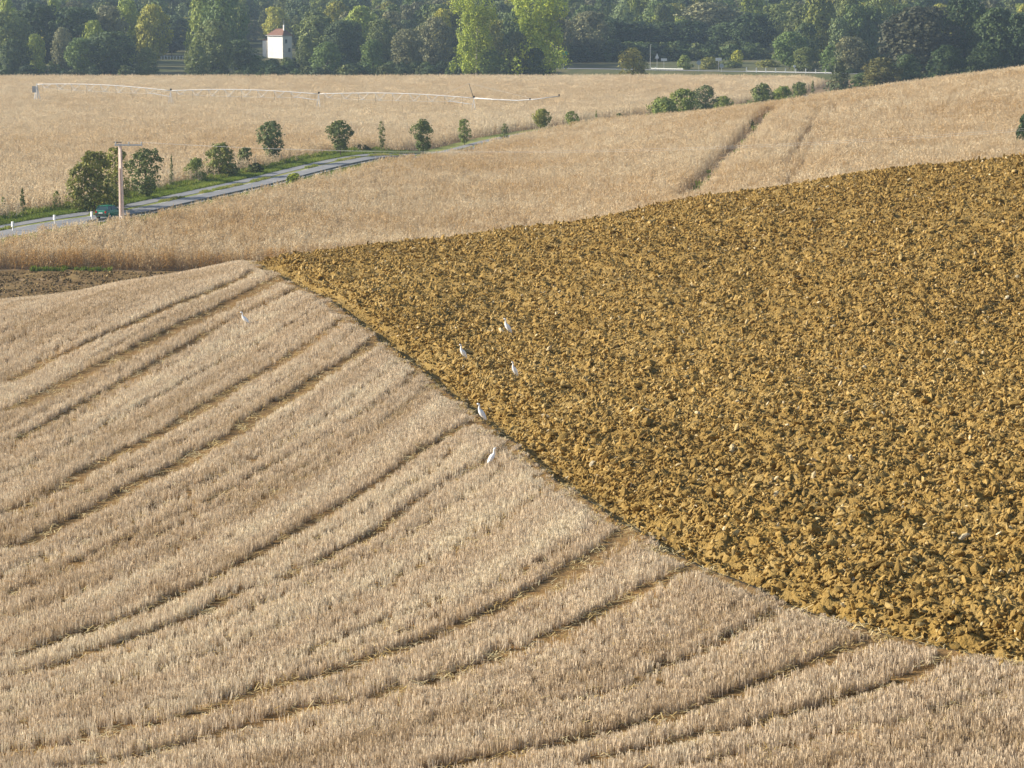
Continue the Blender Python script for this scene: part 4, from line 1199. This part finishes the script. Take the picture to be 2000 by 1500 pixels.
# white railing under the big left oak
WR = empty('railing', ((308 - 1000) / FPX * 915, 915, tz((308 - 1000) / FPX * 915, 915))); tag(WR, 'short white railing in the dark gap of the left wood', 'railing')
w0 = Vector(WR.location)
for k, px in enumerate(range(308, 390, 6)):
    x = (px - 1000) / FPX * 915 - w0.x
    zt = float(zat(px, 108 + (px - 308) * .03, 915)) - w0.z
    MB().box((x, 0, zt - 1.0), (.22, .14, 2.0)).build('baluster', M['white'], WR)
xl = (308 - 1000) / FPX * 915 - w0.x; xr = (386 - 1000) / FPX * 915 - w0.x
zt = float(zat(345, 109.5, 915)) - w0.z
MB().box(((xl + xr) / 2, .1, zt), (xr - xl + .3, .08, .12)).build('handrail', M['white'], WR)

# ------------------------------------------------------------------ the white house and two small white buildings
hd = 930; hx = float(ray(546.5, 90)[0]) * hd; hz = tz(hx, hd)
HS = empty('house', (hx, hd, hz), math.radians(-44)); tag(HS, 'white two-storey house with a red-brown hip roof among the trees', 'house')
def P(v): return v
w, l = 8.3, 4.4
eave = float(zat(546, 69, hd)) - hz; ridge = float(zat(546, 56, hd)) - hz
MB().box((0, 0, eave / 2 - .3), (w, l, eave + .6)).build('wall', M['wall'], HS)
ov = .42
V = [(-w/2-ov, -l/2-ov, eave - .05), (w/2+ov, -l/2-ov, eave - .05), (w/2+ov, l/2+ov, eave - .05), (-w/2-ov, l/2+ov, eave - .05), (-w*.22, 0, ridge), (w*.30, 0, ridge)]
rf = MB().add(V, [(0, 1, 5, 4), (1, 2, 5), (2, 3, 4, 5), (3, 0, 4), (3, 2, 1, 0)]).build('roof', M['roof'], HS)
MB().box((w * .34, -.4, ridge + .3), (.45, .45, 2.2)).build('chimney', M['wall'], rf)
MB().tube([(w * .34, -.4, ridge + 1.3), (w * .34, -.4, ridge + 3.0)], .05, 5).build('aerial', M['steel'], rf)
MB().box((0, -l/2 - ov - .06, eave - .03), (w + 2 * ov, .12, .14)).build('gutter', M['steel'], rf)
MB().box((w/2 + .02, -.6, eave - 2.1), (.06, 1.0, 1.4)).build('window', M['glass'], HS)
MB().box((w/2 + .02, .9, eave - 5.2), (.06, 1.0, 1.4)).build('window', M['glass'], HS)
def shed(label, px, py0, py1, wpx, d, rz):
    x = float(ray(px, py0)[0]) * d; z = tz(x, d); zt = float(zat(px, py0, d)) - z; s = FPX / d
    e = empty('outbuilding', (x, d, z), rz); tag(e, label, 'building')
    w = wpx / s
    MB().box((0, 0, zt / 2 - .2), (w, w * 1.3, zt + .4)).build('wall', M['wall'], e)
    V = [(-w*.58, -w*.75, zt), (w*.58, -w*.75, zt), (w*.58, w*.75, zt), (-w*.58, w*.75, zt), (0, -w*.75, zt + w*.35), (0, w*.75, zt + w*.35)]
    MB().add(V, [(0, 1, 4), (1, 2, 5, 4), (2, 3, 5), (3, 0, 4, 5), (3, 2, 1, 0)]).build('roof', M['roof'], e)
shed('pale annex wall showing left of the white house', 520, 79, 92, 9, 936, -.6)
shed('tiny white building half hidden left of the plane trees', 757, 91, 96, 13, 965, -.5)
shed('small white hut at the field edge right of the house', 637, 123, 130, 6, 850, -.5)

# ------------------------------------------------------------------ irrigation machine in the valley maize
TW = []
for px, py, d in [(72, 164.5, 578), (333, 177, 558), (622, 183.5, 539), (925, 191.5, 519)]:
    x = float(ray(px, py)[0]) * d; TW.append(Vector((x, d, float(zat(px, py, d)))))
IR = empty('irrigation_boom', (TW[0].x, TW[0].y, tz(TW[0].x, TW[0].y))); tag(IR, 'long white centre-pivot irrigation boom spanning the valley maize', 'irrigation boom')
i0 = Vector(IR.location); TWl = [t - i0 for t in TW]
for a, b in zip(TWl[:-1], TWl[1:]):
    N = 27
    pts_ = [a + (b - a) * (k / N) + Vector((0, 0, .55 * math.sin(PI * k / N))) for k in range(N + 1)]
    MB().tube(pts_, .085, 8).build('span_pipe', M['steel'], IR, True)
    sd = (b - a).normalized(); nn = Vector((-sd.y, sd.x, 0))
    mb = MB(); low = []
    for k in range(2, N - 1, 3):
        t = k / N; dp = 1.25 * math.sin(PI * t) ** .5 + .25
        c = pts_[k] - Vector((0, 0, dp))
        la = c + nn * .55; lb = c - nn * .55; low.append((la, lb))
        for q in (la, lb):
            mb.tube([pts_[k - 1], q], .035, 4); mb.tube([pts_[k + 1], q], .035, 4)
        mb.tube([la, lb], .03, 4)
    for s_ in (0, 1):
        mb.tube([pts_[0]] + [q[s_] for q in low] + [pts_[-1]], .010, 4)
        mb.tube([low[-1][s_] + Vector((0, 0, .1)), pts_[-1] - Vector((0, 0, 1.3)), pts_[-1] - Vector((0, 0, .3))], .04, 4)
    mb.build('truss', M['steel'], IR)
    for k in range(1, N, 3):
        MB().tube([pts_[k], pts_[k] + nn * .3 + Vector((0, 0, -.1)), pts_[k] + nn * .34 + Vector((0, 0, -1.9))], .022, 4).build('drop_hose', M['plastic'], IR)
for q in TWl[1:]:
    g = tz(q.x + i0.x, q.y + i0.y) - i0.z
    e1, e2 = Vector((.1, 2.0, 0)), Vector((.1, -2.0, 0))
    mb = MB()
    for e_ in (Vector((1.0, 1.9, 0)), Vector((-1.0, 1.9, 0)), Vector((1.0, -1.9, 0)), Vector((-1.0, -1.9, 0))):
        mb.tube([q, Vector((q.x + e_.x * .5, q.y + e_.y, g + .65))], .04, 5)
    mb.tube([Vector((q.x, q.y + 2.1, g + .65)), Vector((q.x, q.y - 2.1, g + .65))], .08, 5)
    tw = mb.build('tower', M['steel'], IR)
    for sy in (2.0, -2.0):
        MB().tube([(q.x - .16, q.y + sy, g + .6), (q.x + .16, q.y + sy, g + .6)], .6, 14).build('wheel', M['rubber'], tw)
    MB().box((q.x + .1, q.y, q.z + .25), (.35, .35, .4)).build('control_box', M['plastic'], IR)
q = TWl[0]
mb = MB()
for sx_ in (-.9, .9):
    for sy in (-.9, .9): mb.tube([Vector((q.x, q.y, q.z)), Vector((q.x + sx_, q.y + sy, -.1))], .07, 5)
mb.build('pivot_frame', M['steel'], IR)
MB().tube([(q.x, q.y, 0), q + Vector((0, 0, .2))], .14, 8).build('riser_pipe', M['steel'], IR)
MB().box((q.x - .5, q.y - .7, q.z - 1.1), (.8, .5, 1.4)).build('control_cabinet', M['sign_grey'], IR)
e3 = TWl[3]
end = [Vector((float(ray(px, py)[0]) * d, d, float(zat(px, py, d)))) - i0 for px, py, d in [(925, 191.5, 519), (968, 194.5, 516), (1010, 196.3, 513.5), (1045, 194, 511), (1092, 187.5, 508)]]
MB().tube(end, [.12, .115, .11, .10, .08], 7).build('overhang_pipe', M['steel'], IR, True)
MB().box(end[-1] + Vector((0, 0, .15)), (.25, .25, .45)).build('end_gun', M['plastic'], IR)
MB().box(end[3] + Vector((-1, 0, .12)), (.3, .2, .3)).build('valve', M['plastic'], IR)
top = Vector((float(ray(916, 163)[0]) * 519, 519, float(zat(916, 163, 519)))) - i0
MB().tube([e3, top], [.10, .06], 6).build('mast', M['wood_dark'], IR)
MB().tube([top, end[3]], .018, 4).tube([top, TWl[2] + (TWl[3] - TWl[2]) * .8 + Vector((0, 0, .4))], .018, 4).build('stay_cable', M['wire'], IR)

# ------------------------------------------------------------------ utility pole and its wires
pd = 284; pxw = float(ray(238, 440)[0]) * pd; pz = tz(pxw, pd)
UP = empty('utility_pole', (pxw, pd, pz), 0); tag(UP, 'pale pinkish utility pole with one crossarm beside the road', 'utility pole')
ph = float(zat(238, 280, pd)) - pz
mb = MB(); mb.box((0, 0, ph / 2 - .3), (.50, .38, ph + .6), taper=.62); mb.build('post', M['pole'], UP).rotation_euler = (0, 0, -.6)
MB().box((.05, -.195, ph / 2 - .6), (.16, .04, ph * .55)).build('dark_strip', mat_noise('dark_pink_concrete', (.40, .28, .24), (.33, .23, .20), 1.5, world=False), UP).rotation_euler = (0, 0, -.6)  # narrow strip on the post in a darker pink
MB().box((.95, -.1, ph - .18), (3.1, .16, .17)).build('crossarm', M['steel'], UP)
MB().box((-.25, .05, ph + .12), (.9, .14, .1)).build('cap_bar', M['wood_dark'], UP)
tips = []
for tx in (-.45, 1.0, 2.4):
    MB().tube([(tx, -.1, ph - .1), (tx, -.1, ph + .0), (tx, -.1, ph + .18)], [.05, .09, .06], 7).build('insulator', M['sign_grey'], UP)
    tips.append(Vector((pxw + tx, pd - .1, pz + ph + .16)))
def wire_pole(px, d, top):
    x = (px - 1000) / FPX * d; z = tz(x, d); f = (top - z) / (ph + .16)
    c = copy_tree(UP); c.location = (x, d, z); c.scale = (1, 1, f); c['label'] = 'second utility pole beyond the right photo edge holding the wires'
    return [Vector((x + tx, d - .1, top)) for tx in (-.45, 1.0, 2.4)]
UP['group'] = 'utility poles'
far_t = wire_pole(2350, 235, float(zat(2350, 217, 235)))
for k in (1, 2):
    a, b = tips[k], far_t[k]; n_ = 60
    tt = np.linspace(0, 1, 400); qx = a.x + (b.x - a.x) * tt; qy = a.y + (b.y - a.y) * tt
    t8 = float(tt[np.argmin(np.abs(1000 + qx / qy * FPX - 840))]); q8 = a + (b - a) * t8
    sag = (q8.z - float(zat(840, 294 + 2 * k, q8.y))) / (4 * t8 * (1 - t8))
    L = [a + (b - a) * (i / n_) - Vector((0, 0, sag * 4 * (i / n_) * (1 - i / n_))) for i in range(n_ + 1)]
    o = MB().tube(L, .008, 4).build('overhead_wire', M['wire'])
    tag(o, ['', 'upper pale overhead wire running right from the utility pole', 'lower pale overhead wire running right from the utility pole'][k], 'wire')

# ------------------------------------------------------------------ the green car
def build_car():
    sl = 3.0
    y0 = 293.5
    a0, b0 = road_off(np.array([y0]), 2.1); a1, b1 = road_off(np.array([y0 + 4.0]), 2.1)
    ang = math.atan2(float(b1[0] - b0[0]), float(a1[0] - a0[0]))
    e = empty('car', (float(a0[0]), float(b0[0]), tz(float(a0[0]), float(b0[0])) + .115), ang)
    tag(e, 'green hatchback car driving away behind the white marker post', 'car')
    # side outline: x forward (rear at -1.85), z up; half width by height
    st = [(-1.85, .42, .92), (-1.78, .40, 1.02), (-1.2, .36, 1.05), (0, .34, 1.07), (1.1, .36, 1.0), (1.72, .40, .78), (1.86, .45, .66)]
    V = []; F = []
    ring = []
    for x, zb, zt in st:
        hw = .80 if abs(x) < 1.6 else .70
        sec = [(-hw * .92, zb - .12), (-hw, zb + .08), (-hw * 1.02, (zb + zt) / 2), (-hw * .95, zt - .06), (-hw * .80, zt), (hw * .80, zt), (hw * .95, zt - .06), (hw * 1.02, (zb + zt) / 2), (hw, zb + .08), (hw * .92, zb - .12)]
        for y, z in sec: V.append((x, y, z))
    n = 10
    for i in range(len(st) - 1):
        for k in range(n):
            F.append((i * n + k, i * n + (k + 1) % n, (i + 1) * n + (k + 1) % n, (i + 1) * n + k))
    F.append(tuple(range(n))); F.append(tuple(range(len(st) * n - 1, (len(st) - 1) * n - 1, -1)))
    MB().add(V, F).build('body', M['carpaint'], e, False)
    cb = [(-1.72, 1.0, .72, 1.0), (-1.25, 1.46, .60, 0), (.15, 1.48, .60, 0), (.95, 1.02, .70, 0)]
    V = [(-1.72, -.72, 1.0), (-1.72, .72, 1.0), (.98, .72, 1.0), (.98, -.72, 1.0), (-1.28, -.58, 1.45), (-1.28, .58, 1.45), (.12, .58, 1.47), (.12, -.58, 1.47)]
    MB().add(V, [(3, 2, 1, 0), (4, 7, 6, 5), (0, 1, 5, 4), (1, 2, 6, 5), (2, 3, 7, 6), (3, 0, 4, 7)]).build('cabin', M['glass'], e)
    MB().box((-.58, 0, 1.475), (1.48, 1.2, .05)).build('roof_panel', M['carpaint'], e)
    for sy in (-1, 1):
        for x_ in (-1.50, -.50, .55):
            MB().tube([(x_ - (.12 if x_ < 0 else -.2), sy * .735, 1.0), (x_ + (.12 if x_ < -1 else (0 if x_ < 0 else -.30)), sy * .60, 1.46)], .035, 5).build('pillar', M['carpaint'], e)
        for x_ in (-1.18, 1.18):
            wv = MB().tube([(x_, sy * .62, .30), (x_, sy * .82, .30)], .30, 16).build('wheel', M['rubber'], e)
            MB().tube([(x_, sy * .80, .30), (x_, sy * .835, .30)], .18, 12).build('rim', M['steel'], wv)
        MB().box((-1.83, sy * .60, .82), (.08, .2, .26)).build('tail_light', M['lamp'], e)
        MB().box((.62, sy * .86, 1.02), (.12, .18, .12)).build('wing_mirror', M['plastic'], e)
        MB().box((1.80, sy * .52, .64), (.1, .28, .14)).build('headlight', M['white'], e)
    MB().box((-1.86, 0, .50), (.12, 1.45, .2)).build('rear_bumper', M['plastic'], e)
    MB().box((1.86, 0, .46), (.12, 1.4, .2)).build('front_bumper', M['plastic'], e)
    MB().box((-1.875, 0, .72), (.03, .5, .12)).build('number_plate', M['white'], e)
    return e
build_car()

# ------------------------------------------------------------------ egrets
def egret(px, py, label, face, lean=1.0, hs=1.0, dz=0.0):
    """px, py: the point where the bird's feet meet the ground; face: heading (0 = right, pi = left)"""
    q = seen([px], [py], 30, 112, dz)[0]
    x, y = float(q[0]), float(q[1])
    z = tz(x, y)
    v = float(vside(np.array([x]), np.array([y]))[0])
    if v > .1: z += float(plough_relief(np.array([x]), np.array([y]))[0]) + .03
    e = empty('egret', (x, y, z), face); hs *= 1.07; e.scale = (hs, hs, hs)
    tag(e, label, 'egret', 'white egrets feeding along the plough edge')
    path = [(-.150, .085, .006, .012), (-.135, .105, .016, .022), (-.105, .150, .034, .036), (-.070, .205, .052, .050), (-.030, .265, .060, .058), (.005, .315, .054, .052), (.030, .355, .038, .036), (.042, .395, .025, .025), (.040, .430, .0195, .020), (.036, .462, .0175, .018), (.042, .490, .018, .019), (.060, .510, .0215, .023), (.082, .513, .0195, .020), (.100, .509, .012, .012)]
    path = [(a * lean, b, c * 1.18, d * 1.18) for a, b, c, d in path]
    V = []; F = []; n = 12
    for i, (a, b, rw_, rh) in enumerate(path):
        a0, b0 = path[max(i - 1, 0)][:2]; a1, b1 = path[min(i + 1, len(path) - 1)][:2]
        t = Vector((a1 - a0, 0, b1 - b0)).normalized(); nz = Vector((-t.z, 0, t.x))
        for k in range(n):
            th = 2 * PI * k / n
            V.append(Vector((a, 0, b)) + Vector((0, 1, 0)) * rw_ * math.cos(th) + nz * rh * math.sin(th))
    for i in range(len(path) - 1):
        for k in range(n): F.append((i * n + k, i * n + (k + 1) % n, (i + 1) * n + (k + 1) % n, (i + 1) * n + k))
    F.append(tuple(range(n - 1, -1, -1))); F.append(tuple(range((len(path) - 1) * n, len(path) * n)))
    body = MB().add(V, F).build('body', M['feather'], e, True)
    L = lean
    MB().tube([(.095 * L, 0, .510), (.128 * L, 0, .505), (.165 * L, 0, .496)], [.0105, .007, .0015], 8).build('beak', M['beak'], e, True)
    for s in (-1, 1):
        wv = MB(); VV = []; FF = []
        prof = [(.012, .318, .006), (-.02, .30, .026), (-.065, .235, .034), (-.105, .165, .024), (-.145, .098, .004)]
        for a, b, r_ in prof:
            t = .6
            for k in range(8):
                th = 2 * PI * k / 8
                VV.append((a * L + r_ * 1.25 * math.cos(th) * .8, s * ((.056 if r_ > .01 else .026) + .010 * math.sin(th)), b + r_ * 1.1 * math.cos(th) * .6))
        for i in range(4):
            for k in range(8): FF.append((i * 8 + k, i * 8 + (k + 1) % 8, (i + 1) * 8 + (k + 1) % 8, (i + 1) * 8 + k))
        FF.append(tuple(range(7, -1, -1))); FF.append(tuple(range(32, 40)))
        wv.add(VV, FF).build('wing', M['feather'], e, True)
        hx_ = -.055 * L
        lg = MB().tube([(hx_, s * .028, .185), (hx_ + .012, s * .03, .105), (hx_ - .004, s * .03, .01)], [.011, .006, .005], 6)
        for an in (-.5, 0, .5, PI): lg.tube([(hx_ - .004, s * .03, .008), (hx_ - .004 + .04 * math.cos(an), s * .03 + .04 * math.sin(an), .003)], [.004, .0025], 4)
        lg.build('leg', M['leg'], e)
        MB().tube([(.068 * L, s * .0185, .516), (.068 * L, s * .0215, .516)], .0035, 6).build('eye', M['eye'], e)
    return e
egret(477, 638, 'egret alone in the stubble far left of the ploughed field', PI * .97, 1.45, .95)
egret(903, 709, 'egret on the clods nearest the plough edge, left of the pair', PI * 1.05, 1.0, .95)
egret(990, 655, 'uppermost egret on the ploughed clods', PI * 1.0, 1.0, 1.05)
egret(1004, 744, 'lowest egret on the ploughed clods', PI * 1.08, .85, .92)
egret(939, 827, 'egret standing on the stubble edge right beside the furrow', PI * .98, 1.0, .98)
egret(962, 913, 'lowest egret of all, in the stubble facing right', PI * .06, 1.0, .86)

# ------------------------------------------------------------------ haze over the whole valley
hm = bpy.data.materials.new('haze_air'); hm.use_nodes = True
hn = hm.node_tree; hn.nodes.clear()
ho = hn.nodes.new('ShaderNodeOutputMaterial'); hv = hn.nodes.new('ShaderNodeVolumePrincipled')
hv.inputs['Color'].default_value = (.62, .80, 1.0, 1); hv.inputs['Density'].default_value = .00013
hv.inputs['Anisotropy'].default_value = .25
hn.links.new(hv.outputs[0], ho.inputs['Volume'])
hb = MB().box((0, 2990, 10), (10500, 6100, 94)).build('haze', hm)
tag(hb, 'thin bluish haze filling the valley air', 'haze', kind='stuff')
